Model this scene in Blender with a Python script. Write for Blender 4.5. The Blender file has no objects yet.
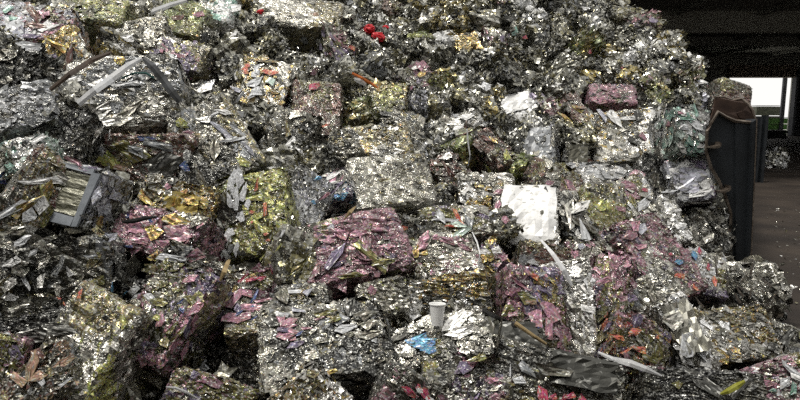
import bpy, math
import numpy as np
from mathutils import Matrix, Vector, Quaternion

# ------------------------------------------------------------------ camera, world, light
scene = bpy.context.scene
COL = scene.collection
F = 600.0
CAM = np.array([0.0, 0.0, 1.7])
PITCH = math.atan(85.0 / F)
FWD = np.array([0.0, math.cos(PITCH), -math.sin(PITCH)])
UP = np.array([0.0, math.sin(PITCH), math.cos(PITCH)])
RIGHT = np.array([1.0, 0.0, 0.0])
cam_data = bpy.data.cameras.new('camera')
cam_data.sensor_width = 36.0
cam_data.lens = 36.0 * F / 800.0
cam_data.clip_end = 500
cam = bpy.data.objects.new('camera', cam_data)
cam.location = CAM
cam.rotation_euler = (math.pi / 2 - PITCH, 0, 0)
COL.objects.link(cam)
scene.camera = cam

world = bpy.data.worlds.new('overcast_sky')
scene.world = world
world.use_nodes = True
wn = world.node_tree
wn.nodes['Background'].inputs[0].default_value = (1.0, 0.985, 0.955, 1)
wn.nodes['Background'].inputs[1].default_value = 1.02

sun_data = bpy.data.lights.new('sky_patch_sun', 'SUN')  # soft sun lamp added for direction and glints; stands for bright sky
sun_data.energy = 2.6
sun_data.angle = math.radians(11)
sun_data.color = (1.0, 0.96, 0.89)
sun = bpy.data.objects.new('sky_patch_sun', sun_data)
sd = Vector((0.30, 0.14, -1.0)).normalized()          # light travels right, away from the camera and down
sun.rotation_euler = sd.to_track_quat('-Z', 'Y').to_euler()
sun.location = (-4, -4, 12)
COL.objects.link(sun)

vs = scene.view_settings
vs.view_transform = 'Standard'
vs.look = 'None'
vs.exposure = 0.0
vs.gamma = 1.0
vs.use_curve_mapping = False

scene.cycles.use_denoising = False

# ------------------------------------------------------------------ small helpers
def lin(h):
    c = [int(h[i:i + 2], 16) / 255 for i in (0, 2, 4)]
    return tuple(v / 12.92 if v <= 0.04045 else ((v + 0.055) / 1.055) ** 2.4 for v in c)

def pix(px, py, d):
    """point at camera depth d on the ray through a pixel"""
    return CAM + d * (FWD + RIGHT * (px - 400) / F + UP * (200 - py) / F)

def pix_y(px, py, y):
    r = FWD + RIGHT * (px - 400) / F + UP * (200 - py) / F
    return CAM + r * (y / r[1])

def mesh_np(name, V, polys_flat, counts):
    me = bpy.data.meshes.new(name)
    V = np.asarray(V, np.float32)
    polys_flat = np.asarray(polys_flat, np.int32).ravel()
    counts = np.asarray(counts, np.int32)
    starts = np.concatenate([[0], np.cumsum(counts)[:-1]]).astype(np.int32)
    me.vertices.add(len(V)); me.vertices.foreach_set('co', V.ravel())
    me.loops.add(len(polys_flat)); me.loops.foreach_set('vertex_index', polys_flat)
    me.polygons.add(len(counts))
    me.polygons.foreach_set('loop_start', starts)
    me.polygons.foreach_set('loop_total', counts)
    me.polygons.foreach_set('use_smooth', np.zeros(len(counts), bool))
    me.update(calc_edges=True)
    return me

def face_attr(me, C):
    a = me.attributes.new('Col', 'FLOAT_COLOR', 'FACE')
    a.data.foreach_set('color', np.asarray(C, np.float32).ravel())

def link(name, me, mat=None, parent=None, M=None, kind=None):
    o = bpy.data.objects.new(name, me)
    COL.objects.link(o)
    if mat is not None and len(me.materials) == 0:
        me.materials.append(mat)
    if parent is not None:
        o.parent = parent
    if M is not None:
        o.matrix_world = M if parent is None else M
    if kind:
        o['kind'] = kind
    return o

def tag(o, label, cat, group=None):
    o['label'] = label; o['category'] = cat
    if group: o['group'] = group
    return o

class MB:
    """collects boxes, prisms and tubes into one mesh"""
    def __init__(s): s.v = []; s.f = []
    def add(s, vs, fs):
        b = len(s.v); s.v += [tuple(map(float, p)) for p in vs]; s.f += [tuple(b + i for i in f) for f in fs]
    def box(s, x0, x1, y0, y1, z0, z1):
        s.add([(x0, y0, z0), (x1, y0, z0), (x1, y1, z0), (x0, y1, z0), (x0, y0, z1), (x1, y0, z1), (x1, y1, z1), (x0, y1, z1)],
              [(0, 3, 2, 1), (4, 5, 6, 7), (0, 1, 5, 4), (1, 2, 6, 5), (2, 3, 7, 6), (3, 0, 4, 7)])
    def prism(s, pts, off):
        n = len(pts); p = [np.array(q, float) for q in pts]; off = np.array(off, float)
        s.add(p + [q + off for q in p], [tuple(range(n - 1, -1, -1)), tuple(range(n, 2 * n))] + [(i, (i + 1) % n, n + (i + 1) % n, n + i) for i in range(n)])
    def tube(s, pts, r, k=6):
        pts = [np.array(p, float) for p in pts]; rs = r if hasattr(r, '__len__') else [r] * len(pts)
        b = []
        for i, p in enumerate(pts):
            t = pts[min(i + 1, len(pts) - 1)] - pts[max(i - 1, 0)]; t = t / (np.linalg.norm(t) + 1e-9)
            a = np.cross(t, [0.31, 0.2, 0.93]); a /= np.linalg.norm(a) + 1e-9; c = np.cross(t, a)
            b += [p + rs[i] * (a * math.cos(q) + c * math.sin(q)) for q in np.linspace(0, 2 * math.pi, k, endpoint=False)]
        fs = [(i * k + j, i * k + (j + 1) % k, (i + 1) * k + (j + 1) % k, (i + 1) * k + j) for i in range(len(pts) - 1) for j in range(k)]
        fs += [tuple(range(k - 1, -1, -1)), tuple(range((len(pts) - 1) * k, len(pts) * k))]
        s.add(b, fs)
    def build(s, name, mat, parent=None, kind=None):
        me = bpy.data.meshes.new(name); me.from_pydata(s.v, [], s.f); me.update()
        return link(name, me, mat, parent, kind=kind)

# ------------------------------------------------------------------ materials
def new_mat(name):
    m = bpy.data.materials.new(name); m.use_nodes = True
    nt = m.node_tree
    return m, nt, nt.nodes['Principled BSDF']

def node(nt, t, **kw):
    n = nt.nodes.new(t)
    for k, v in kw.items(): setattr(n, k, v)
    return n

def foil_material(name, use_attr=True, bump=0.5, scale=45.0, rough=0.24, dist=0.012, hue=0.0, cell=95.0, cover=0.66):
    m, nt, b = new_mat(name)
    tc = node(nt, 'ShaderNodeTexCoord')
    if use_attr:
        src = node(nt, 'ShaderNodeAttribute'); src.attribute_name = 'Col'
        nt.links.new(src.outputs['Alpha'], b.inputs['Metallic'])
    else:
        src = node(nt, 'ShaderNodeObjectInfo')
        nt.links.new(src.outputs['Alpha'], b.inputs['Metallic'])
    # print wear: small darker and paler specks
    n1 = node(nt, 'ShaderNodeTexNoise'); n1.inputs['Scale'].default_value = 55 if use_attr else 5; n1.inputs['Detail'].default_value = 4
    r1 = node(nt, 'ShaderNodeMapRange'); r1.inputs[1].default_value = 0.3; r1.inputs[2].default_value = 0.7
    r1.inputs[3].default_value = 0.62; r1.inputs[4].default_value = 1.25
    mx = node(nt, 'ShaderNodeMix', data_type='RGBA', blend_type='MULTIPLY'); mx.inputs[0].default_value = 1.0
    # printing that is broken up by bare metal: random small cells
    vc = node(nt, 'ShaderNodeTexVoronoi'); vc.inputs['Scale'].default_value = cell
    mpv = node(nt, 'ShaderNodeMapping'); mpv.inputs['Scale'].default_value = (1.0, 2.2, 1.5)
    sp = node(nt, 'ShaderNodeSeparateColor')
    gr = node(nt, 'ShaderNodeMapRange'); gr.inputs[1].default_value = cover; gr.inputs[2].default_value = cover + 0.14; gr.inputs[3].default_value = 0.0; gr.inputs[4].default_value = 0.85
    bare = node(nt, 'ShaderNodeMix', data_type='RGBA', blend_type='MIX')
    bc = node(nt, 'ShaderNodeValToRGB'); bc.color_ramp.elements[0].color = (0.10, 0.10, 0.095, 1); bc.color_ramp.elements[1].color = (0.62, 0.62, 0.58, 1)
    nt.links.new(tc.outputs['Object'], mpv.inputs[0]); nt.links.new(mpv.outputs[0], vc.inputs['Vector'])
    nt.links.new(vc.outputs['Color'], sp.inputs[0]); nt.links.new(sp.outputs[0], gr.inputs[0])
    nt.links.new(sp.outputs[1], bc.inputs[0])
    nt.links.new(gr.outputs[0], bare.inputs[0]); hs = node(nt, 'ShaderNodeHueSaturation'); hr = node(nt, 'ShaderNodeMapRange'); hr.inputs[3].default_value = 0.5 - hue; hr.inputs[4].default_value = 0.5 + hue * 0.6
    nt.links.new(sp.outputs[2], hr.inputs[0]); nt.links.new(hr.outputs[0], hs.inputs['Hue']); nt.links.new(src.outputs['Color'], hs.inputs['Color']); nt.links.new(hs.outputs[0], bare.inputs[6]); nt.links.new(bc.outputs[0], bare.inputs[7])
    nt.links.new(tc.outputs['Object'], n1.inputs['Vector'])
    nt.links.new(n1.outputs[0], r1.inputs[0])
    nt.links.new(bare.outputs[2], mx.inputs[6])
    nt.links.new(r1.outputs[0], mx.inputs[7])
    nt.links.new(mx.outputs[2], b.inputs['Base Color'])
    # crumple relief
    v = node(nt, 'ShaderNodeTexVoronoi'); v.inputs['Scale'].default_value = scale
    n2 = node(nt, 'ShaderNodeTexNoise'); n2.inputs['Scale'].default_value = scale * 1.6; n2.inputs['Detail'].default_value = 2
    ad = node(nt, 'ShaderNodeMath', operation='ADD')
    nt.links.new(tc.outputs['Object'], v.inputs['Vector']); nt.links.new(tc.outputs['Object'], n2.inputs['Vector'])
    nt.links.new(v.outputs['Distance'], ad.inputs[0]); nt.links.new(n2.outputs[0], ad.inputs[1])
    bp = node(nt, 'ShaderNodeBump'); bp.inputs['Strength'].default_value = bump; bp.inputs['Distance'].default_value = dist
    n4 = node(nt, 'ShaderNodeTexNoise'); n4.inputs['Scale'].default_value = 13.0 if use_attr else 2.0
    r4 = node(nt, 'ShaderNodeMapRange'); r4.inputs[1].default_value = 0.4; r4.inputs[2].default_value = 0.62; r4.inputs[3].default_value = bump * 0.15; r4.inputs[4].default_value = bump * 1.15
    nt.links.new(tc.outputs['Object'], n4.inputs['Vector']); nt.links.new(n4.outputs[0], r4.inputs[0]); nt.links.new(r4.outputs[0], bp.inputs['Strength'])
    nt.links.new(ad.outputs[0], bp.inputs['Height']); nt.links.new(bp.outputs[0], b.inputs['Normal'])
    rr = node(nt, 'ShaderNodeMapRange'); rr.inputs[1].default_value = 0.35; rr.inputs[2].default_value = 0.7
    rr.inputs[3].default_value = rough; rr.inputs[4].default_value = rough + 0.25
    n3 = node(nt, 'ShaderNodeTexNoise'); n3.inputs['Scale'].default_value = 18 if use_attr else 3
    nt.links.new(tc.outputs['Object'], n3.inputs['Vector']); nt.links.new(n3.outputs[0], rr.inputs[0]); nt.links.new(rr.outputs[0], b.inputs['Roughness'])
    return m

def rough_mat(name, c0, c1, scale=3.0, rough=0.8, bump=0.2, metallic=0.0, spec=0.3, stretch=(1, 1, 1), dist=0.02):
    m, nt, b = new_mat(name)
    tc = node(nt, 'ShaderNodeTexCoord'); mp = node(nt, 'ShaderNodeMapping'); mp.inputs['Scale'].default_value = stretch
    n1 = node(nt, 'ShaderNodeTexNoise'); n1.inputs['Scale'].default_value = scale; n1.inputs['Detail'].default_value = 6
    cr = node(nt, 'ShaderNodeValToRGB')
    cr.color_ramp.elements[0].position = 0.35; cr.color_ramp.elements[1].position = 0.68
    cr.color_ramp.elements[0].color = (*c0, 1); cr.color_ramp.elements[1].color = (*c1, 1)
    nt.links.new(tc.outputs['Object'], mp.inputs[0]); nt.links.new(mp.outputs[0], n1.inputs['Vector'])
    nt.links.new(n1.outputs[0], cr.inputs[0]); nt.links.new(cr.outputs[0], b.inputs['Base Color'])
    bp = node(nt, 'ShaderNodeBump'); bp.inputs['Strength'].default_value = bump; bp.inputs['Distance'].default_value = dist
    nt.links.new(n1.outputs[0], bp.inputs['Height']); nt.links.new(bp.outputs[0], b.inputs['Normal'])
    b.inputs['Roughness'].default_value = rough; b.inputs['Metallic'].default_value = metallic
    b.inputs['Specular IOR Level'].default_value = spec
    return m

M_FOIL = foil_material('crumpled_foil', True, 0.30, 34.0, 0.15)
M_FOIL_NEAR = foil_material('pressed_printed_foil', True, 0.8, 75.0, 0.17, 0.007, 0.07, 110.0, 0.68)
M_SHEET = foil_material('sheet_foil', False, 0.30, 7.0, 0.26, 0.03, 0.07, 7.0, 0.72)
M_FOILBARE = rough_mat('bare_foil', (.7, .7, .68), (.9, .9, .88), 30.0, 0.22, 0.3, metallic=1.0, dist=0.01)
M_FLOOR = rough_mat('dirty_concrete_floor', lin('231d19'), lin('3a322b'), 1.3, 0.75, 0.3)
M_CEIL = rough_mat('pale_concrete', lin('a4a49e'), lin('b4b4ae'), 0.8, 0.95, 0.1, spec=0.05)  # pale grey concrete, tone varies slightly at random
M_BEAM = rough_mat('grey_concrete_beam', lin('b8b8b0'), lin('cacac2'), 0.7, 0.95, 0.1, spec=0.05)
M_SHUT = rough_mat('shutter_steel', lin('b0a298'), lin('c4b6ac'), 2.0, 0.6, 0.1)
M_CORR = rough_mat('corrugated_steel', lin('3a3b40'), lin('4a4b50'), 2.0, 0.7, 0.1)
M_STEEL = rough_mat('painted_dark_steel', lin('1d2023'), lin('272b2f'), 5.0, 0.5, 0.12, spec=0.35, dist=0.01)
M_RUST = rough_mat('rusty_steel', lin('2e211b'), lin('4c3a30'), 6.0, 0.7, 0.3, dist=0.01)
M_EDGE = rough_mat('worn_steel_edge', lin('4a4038'), lin('7b7268'), 14.0, 0.5, 0.3, metallic=0.5, dist=0.01)
M_YARD = rough_mat('pale_yard_ground', lin('b9b7b0'), lin('d0cec8'), 0.6, 0.9, 0.1)
M_GREEN = rough_mat('green_wrap', lin('4f7a3c'), lin('6a9a50'), 3.0, 0.6, 0.2)
M_DARKGOODS = rough_mat('dark_goods', lin('3a3c34'), lin('55574c'), 4.0, 0.8, 0.4)
M_PLASTIC = rough_mat('white_plastic', lin('f2f2f0'), lin('fbfbf9'), 9.0, 0.45, 0.05)
M_STRIP = rough_mat('grey_white_strip', lin('c2c4c6'), lin('dcdcdc'), 12.0, 0.4, 0.2)
M_TAN = rough_mat('tan_wood', lin('7d6b4a'), lin('a08c66'), 20.0, 0.7, 0.2)
M_BLACK = rough_mat('black_rubber', lin('131313'), lin('202020'), 20.0, 0.6, 0.2)
M_YELLOW = rough_mat('yellow_green_plastic', lin('9a9a3a'), lin('b8b858'), 12.0, 0.45, 0.2)
M_RED = rough_mat('red_plastic', lin('a8151c'), lin('d0303a'), 14.0, 0.35, 0.3)

# ------------------------------------------------------------------ the setting: floor, hall, far door
mb = MB(); mb.box(-60, 60, -40, 49.6, -0.3, 0.0)
fl = mb.build('floor', M_FLOOR, kind='structure')
mb = MB(); mb.box(-60, 120, 49.6, 200, -0.32, -0.02)
mb.build('yard_ground', M_YARD, kind='structure')

WALL_Y = 49.6
DX0, DX1, DZ = pix_y(728, 100, WALL_Y)[0], pix_y(790.5, 100, WALL_Y)[0], pix_y(750, 78, WALL_Y)[2]
CEIL_Z = 6.6
mb = MB()
mb.box(-30, DX0, WALL_Y, WALL_Y + 0.15, 0, CEIL_Z)
mb.box(DX1, 60, WALL_Y, WALL_Y + 0.15, 0, CEIL_Z)
mb.box(DX0, DX1, WALL_Y, WALL_Y + 0.4, DZ + 0.05, CEIL_Z)
mb.build('wall_back', M_CEIL, kind='structure')
mb = MB(); mb.box(-30, 60, 15, WALL_Y + 0.4, CEIL_Z, CEIL_Z + 0.4)
ceil = mb.build('ceiling', M_CEIL, kind='structure')
mb = MB(); mb.box(59.6, 60, -10, WALL_Y, 0, CEIL_Z); mb.build('wall_right', M_CEIL, kind='structure')
mb = MB(); mb.box(-30.4, -30, -10, WALL_Y, 0, CEIL_Z); mb.build('wall_left', M_CEIL, kind='structure')
for y, drop, m in ((15.1, 0.35, M_CEIL), (29.5, 1.0, M_BEAM), (39.0, 0.55, M_CEIL)):
    mb = MB(); mb.box(-30, 59.6, y, y + 0.5, CEIL_Z - drop, CEIL_Z); mb.build('ceiling_beam', m, ceil)
for k, x in enumerate(np.arange(-24, 58, 4.1)):
    mb = MB(); mb.box(x, x + 0.28, 15.6, WALL_Y, CEIL_Z - 0.22, CEIL_Z); mb.build('ceiling_joist', M_CEIL, ceil)
# unseen wall and roof added behind the camera to block low frontal light; the bay above the heap is open to the sky
mb = MB(); mb.box(-30, 60, -10.4, -10, 0, CEIL_Z); mb.build('light_block_wall', M_CEIL, kind='structure')
mb = MB(); mb.box(-30, 60, -10.4, -3.2, CEIL_Z, CEIL_Z + 0.4); mb.build('light_block_roof', M_CEIL, kind='structure')
# roller shutter, rolled up over the opening: each slat a piece
zt = pix_y(750, 65, WALL_Y)[2]
dr = tag(bpy.data.objects.new('roller_shutter', None), 'brown slatted roller shutter rolled up above the bright doorway', 'shutter')
dr.location = ((DX0 + DX1) / 2, WALL_Y - 0.34, DZ); COL.objects.link(dr)
ns = 6
sx0 = pix_y(725, 100, WALL_Y)[0]
for k in range(ns):
    z0 = DZ + (zt - DZ) * k / ns; z1 = DZ + (zt - DZ) * (k + 0.86) / ns
    mb = MB(); cx, cy = dr.location.x, dr.location.y
    mb.prism([(sx0 - cx, 0.30, z0 - DZ), (sx0 - cx, -0.02, z0 - DZ), (sx0 - cx, -0.10, (z0 + z1) / 2 - DZ), (sx0 - cx, -0.02, z1 - DZ), (sx0 - cx, 0.30, z1 - DZ)], (DX1 - sx0 - 0.02, 0, 0))
    mb.build('slat', M_SHUT, dr)
# post in the doorway
px0, px1 = pix_y(781.5, 100, WALL_Y + 1.0)[0], pix_y(785, 100, WALL_Y + 1.0)[0]
mb = MB(); mb.box(px0, px1, WALL_Y + 0.9, WALL_Y + 1.1, -0.05, 6.0); mb.box(px0 - 0.1, px1 + 0.1, WALL_Y + 0.8, WALL_Y + 1.2, -0.05, 0.1)
tag(mb.build('gate_post', M_CORR), 'slim grey steel post standing in the bright doorway', 'post')
# corrugated jamb right of the door: ribs are pieces
x0 = DX1 + 0.02
cj = MB(); cj.box(x0, x0 + 9.0, WALL_Y - 0.5, WALL_Y, 0, 5.3); cjo = cj.build('wall_cladding', M_CORR, kind='structure')
rib = None
for k in range(16):
    if rib is None:
        mb = MB(); mb.prism([(0, 0, 0), (0.12, -0.1, 0), (0.28, -0.1, 0), (0.4, 0, 0)], (0, 0, 5.3)); rib = mb.build('rib', M_CORR, cjo)
        o = rib
    else:
        o = rib.copy(); COL.objects.link(o)
    o.location = (x0 + k * 0.55, WALL_Y - 0.5, 0)

# goods stacked in and beyond the doorway
def wrapped_stack(px0, px1, py0, py1, y, mat, name, label, cat, lid=None, zbase=0.0):
    a, b = pix_y(px0, py0, y), pix_y(px1, py1, y)
    t = bpy.data.objects.new(name, None); t.location = ((a[0] + b[0]) / 2, y, zbase); COL.objects.link(t)
    w, h = b[0] - a[0], a[2] - zbase
    mb = MB(); d = 1.4
    for k in range(3):
        z0, z1 = h * k / 3, h * (k + 0.94) / 3; e = 0.06 * (k % 2)
        mb.box(-w / 2 + e, w / 2 - e * 0.5, e, d - e, z0 + 0.01, z1)
    mb.build('load', mat, t)
    mb = MB()
    for k in range(3): mb.box(-w / 2 + 0.05, w / 2 - 0.05, d * k / 2.4, d * k / 2.4 + 0.12, -0.0, 0.02)
    for k in range(5): mb.box(-w / 2 + w * k / 5, -w / 2 + w * (k + 0.7) / 5, 0, d, h, h + 0.05)
    mb.build('pallet_boards', M_TAN if lid is None else lid, t)
    return tag(t, label, cat)
wrapped_stack(768, 790, 118, 133, 50.6, M_GREEN, 'green_pallet_load', 'green wrapped pallet load by the far doorway', 'pallet load', M_DARKGOODS)
wrapped_stack(757, 779, 106, 133, 53.0, M_DARKGOODS, 'dark_pallet_load', 'dark heaped goods standing in the far doorway', 'pallet load', M_DARKGOODS)
wrapped_stack(765, 787, 131, 139, 45.0, M_BLACK, 'black_pallet', 'low black pallet on the floor before the green load', 'pallet', M_BLACK)

# ------------------------------------------------------------------ heap surface z = H(x, y)
ctrl = [(0, 400, 2.5), (200, 400, 2.6), (400, 400, 2.7), (600, 400, 2.9), (800, 400, 3.35),
        (0, 300, 2.95), (200, 300, 3.1), (400, 300, 3.45), (600, 300, 3.95), (700, 300, 4.6), (755, 295, 5.0),
        (0, 200, 3.4), (200, 200, 3.8), (400, 200, 4.6), (600, 200, 5.4), (690, 200, 6.15), (690, 255, 5.9),
        (0, 100, 4.1), (100, 100, 4.3), (200, 100, 5.0), (400, 100, 6.6), (600, 100, 7.8), (680, 100, 7.6),
        (0, 0, 5.6), (200, 0, 7.2), (400, 0, 9.5), (600, 0, 11.0), (690, 50, 9.4), (640, 8, 10.8), (722, 84, 8.5), (738, 105, 8.0)]
P = [pix(*c) for c in ctrl]
P += [np.array(q, float) for q in [(-3, 13, 5.0), (0, 13.5, 5.0), (3, 13, 4.6), (-7, 9, 4.4), (-6, 5, 3.3), (-5, 3, 2.2), (-4, 1.2, 1.0), (0, 1.2, 0.0), (-2, 1.0, 0.2), (3, 1.5, 0.0),
      (5.1, 8, 0.5), (5.7, 9.2, 0.7), (6.3, 10.6, 0.9), (7.2, 12, 1.2), (6.0, 8, 0), (7.2, 9.5, 0), (8.5, 11.5, 0), (6.0, 13, 3.0), (8.5, 14, 0),
      (3.9, 6.8, 0.6), (4.2, 5.6, 0.0), (3.85, 5.0, 0.0), (3.7, 4.3, 0.0), (5, 3.5, 0), (5.5, 5.5, 0), (3.5, 6.3, 0.15), (-4, 16, 4.0), (2, 16.5, 4.0)]]
P = np.array(P)
def _k(r): return r
K = _k(np.linalg.norm(P[:, None, :2] - P[None, :, :2], axis=2)) - 0.02 * np.eye(len(P))
A = np.block([[K, np.ones((len(P), 1)), P[:, :2]], [np.ones((1, len(P))), np.zeros((1, 3))], [P[:, :2].T, np.zeros((2, 3))]])
W = np.linalg.solve(A, np.concatenate([P[:, 2], np.zeros(3)]))
def H(x, y):
    x = np.asarray(x, float); y = np.asarray(y, float)
    r = np.sqrt((x[..., None] - P[:, 0]) ** 2 + (y[..., None] - P[:, 1]) ** 2)
    z = r @ W[:len(P)] + W[-3] + W[-2] * x + W[-1] * y
    rim = np.interp(y, [2, 3.3, 4.4, 5.0, 5.3, 5.6, 5.85, 5.97, 6.6, 8, 9.3, 10.7, 14], [3.6, 3.2, 3.1, 3.2, 3.1, 2.95, 2.9, 3.45, 3.8, 4.6, 5.2, 5.95, 8.0])
    return np.maximum(np.minimum(z, np.where(y > 5.9, 7.0, 3.0) * (rim - x)), -0.05)
def surf(px, py, lift=0.0):
    d = np.arange(1.4, 20, 0.02)
    r = FWD + RIGHT * (px - 400) / F + UP * (200 - py) / F
    q = CAM + d[:, None] * r
    hit = np.nonzero(H(q[:, 0], q[:, 1]) + lift >= q[:, 2])[0]
    return (d[hit[0]] if len(hit) else None)

# ------------------------------------------------------------------ palettes (sRGB hex, metalness)
C = {
 'silver': ('bebcae', 1), 'bright': ('f4f2ea', 1), 'steel': ('918f80', 1), 'dim': ('6a685a', 1), 'dark': ('454540', 0.8), 'black': ('222222', 0.3),
 'gold': ('b5a045', 1), 'brass': ('9c8a3c', 1), 'olive': ('6b6a2a', 0.7), 'lime': ('9aa03a', 0.4), 'green': ('6c7a2e', 0.4), 'khaki': ('7d7648', 0.8),
 'pink': ('a8707c', 0.35), 'rose': ('8a5f66', 0.5), 'purple': ('6a5a76', 0.5), 'blue': ('3d4a8e', 0.3), 'sky': ('4a86b8', 0.3), 'teal': ('6f9c90', 0.3), 'mint': ('b8cfc4', 0.3),
 'white': ('e6e6e4', 0.05), 'paper': ('c2c4c8', 0.1), 'lav': ('a6a6b6', 0.15), 'grey': ('7b7e82', 0.4), 'brown': ('6a4c3a', 0.4), 'tan': ('a58762', 0.2), 'red': ('b02028', 0.15), 'orange': ('c8702c', 0.2),
}
def soften(c, k=0.2):
    g = 0.3 * c[0] + 0.59 * c[1] + 0.11 * c[2]
    return [v + (g - v) * k for v in c]
CL = {k: np.array([*soften(lin(h)), m * 0.75]) for k, (h, m) in C.items()}
PAL = {
 'silver': 'silver silver steel steel dim dim bright dark grey khaki',
 'silver_dark': 'steel dim dim dark dark dim khaki grey dark steel',
 'speckle': 'steel dim steel dark silver khaki khaki silver',
 'silver_gold': 'silver steel dim gold brass khaki bright dark',
 'silver_white': 'white paper silver bright bright steel dim white',
 'silver_olive': 'silver steel steel khaki olive lime dim silver dim dark',
 'gold': 'gold gold brass brass khaki dim silver',
 'gold_pink': 'olive brass gold pink pink purple khaki rose olive olive',
 'green': 'olive lime green olive green dim khaki brass',
 'green_white': 'lime olive lime green lime green olive dim lime',
 'pink': 'pink rose purple pink pink rose dim olive rose',
 'pink_silver': 'silver steel dim pink rose purple dim steel khaki olive',
 'purple_olive': 'olive khaki purple pink rose purple olive dim khaki',
 'paper': 'paper paper lav white grey tan brown pink olive',
 'tan': 'tan brown khaki khaki grey dim dim',
 'brown': 'brown khaki dim dark olive brown steel brown',
 'dark': 'dark dark black black black dim',  # also paints the black shade of gaps onto sunken bales
 'grey': 'grey lav grey dim steel dark paper',
 'teal': 'mint paper teal silver white grey bright mint',
 'mirror': 'bright silver silver steel steel dark dim dark',
 'multi': 'silver steel rose dim olive paper dim silver purple steel dim',
 'orange': 'orange olive brass olive purple rose dim dim khaki',
 'smooth_dark': 'dim dim dark dim steel dark olive',
 'red_grey': 'dim dark steel dark rose dim dark',
 'lavender': 'lav white lav paper purple silver rose',
 'can': 'white bright white sky pink purple silver',
}
PAL = {k: np.array([CL[n] for n in v.split()]) for k, v in PAL.items()}

GLINT = np.array([[.75, .74, .68, 1], [.95, .95, .92, 1], [.6, .58, .45, 1], [.65, .6, .4, 1], [.25, .25, .24, .9], [.3, .3, .27, 1]])  # bright sliver colours added to imitate glint lines on the foil

# ------------------------------------------------------------------ bale builder
def cube_grid(n):
    lin_ = np.linspace(-1, 1, n + 1)
    V = []; Fq = []
    for ax in range(3):
        for s in (-1, 1):
            u, v = np.meshgrid(lin_, lin_, indexing='ij')
            p = np.zeros(((n + 1) ** 2, 3)); p[:, ax] = s; p[:, (ax + 1) % 3] = u.ravel(); p[:, (ax + 2) % 3] = v.ravel()
            b = sum(len(q) for q in V)
            i, j = np.meshgrid(np.arange(n), np.arange(n), indexing='ij'); i = i.ravel(); j = j.ravel()
            q = np.stack([i * (n + 1) + j, (i + 1) * (n + 1) + j, (i + 1) * (n + 1) + j + 1, i * (n + 1) + j + 1], 1)
            if s < 0: q = q[:, ::-1]
            V.append(p); Fq.append(q + b)
    V = np.concatenate(V); Fq = np.concatenate(Fq)
    key = np.round(V * 1000).astype(int)
    _, first, inv = np.unique(key, axis=0, return_index=True, return_inverse=True)
    return V[first], inv.ravel()[Fq]
GRID = {n: cube_grid(n) for n in (6, 8, 12, 16, 20)}

def noise3(p, rng, freq, oct_=1):
    out = np.zeros(len(p))
    for o in range(oct_):
        for _ in range(5):
            k = rng.normal(size=3) * freq * (1.9 ** o); out += np.sin(p @ k + rng.uniform(0, 6.28)) * (0.5 ** o) / 2.2
    return out

def pick_colours(pts, pal, rng, nseed=12, mixp=0.45, spread=(0.75, 1.2)):
    seeds = rng.normal(size=(nseed, 3)); seeds /= np.abs(seeds).max(1)[:, None]
    ext = np.abs(pts).max(0) + 1e-6
    sc = pal[rng.integers(len(pal), size=nseed)]
    d = ((pts[:, None] / ext - seeds[None]) ** 2).sum(2)
    c = sc[d.argmin(1)].copy()
    m = rng.random(len(pts)) < mixp
    c[:, :3] *= rng.uniform(*spread, nseed)[d.argmin(1)][:, None]
    c[m] = pal[rng.integers(len(pal), size=m.sum())]
    c[:, :3] *= rng.uniform(*spread, (len(pts), 1))
    return np.clip(c, 0, 1)

def bale_body(half, n, rng, pal, rnd=0.09, crumple=1.0):
    V0, Fq = GRID[n]
    half = np.asarray(half)
    s = half.min()
    r = rnd * s * 2
    core = np.clip(V0 * half, -(half - r), half - r)
    d = V0 * half - core; L = np.linalg.norm(d, axis=1)
    nrm = d / np.maximum(L, 1e-6)[:, None]
    Vp = core + nrm * np.minimum(L, r)[:, None]
    flat = L < 1e-6
    out = np.where(flat[:, None], V0, nrm); out /= np.maximum(np.linalg.norm(out, axis=1), 1e-6)[:, None]
    ax = rng.integers(3)
    lay = np.sin((Vp[:, ax] + 0.02 * noise3(Vp, rng, 9)) * rng.uniform(70, 130)) * (1 - np.abs(out[:, ax])) * 0.010
    disp = noise3(Vp, rng, 4.5) * 0.022 + noise3(Vp, rng, 14) * 0.012 + lay * 0.35 + rng.normal(size=len(Vp)) * 0.010
    Vp = Vp + out * (disp * crumple)[:, None] + rng.normal(size=Vp.shape) * 0.004 * crumple
    T = np.concatenate([Fq[:, [0, 1, 2]], Fq[:, [0, 2, 3]]])
    cen = Vp[T].mean(1)
    return Vp, T, pick_colours(cen, pal, rng, 14, 0.25)

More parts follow.
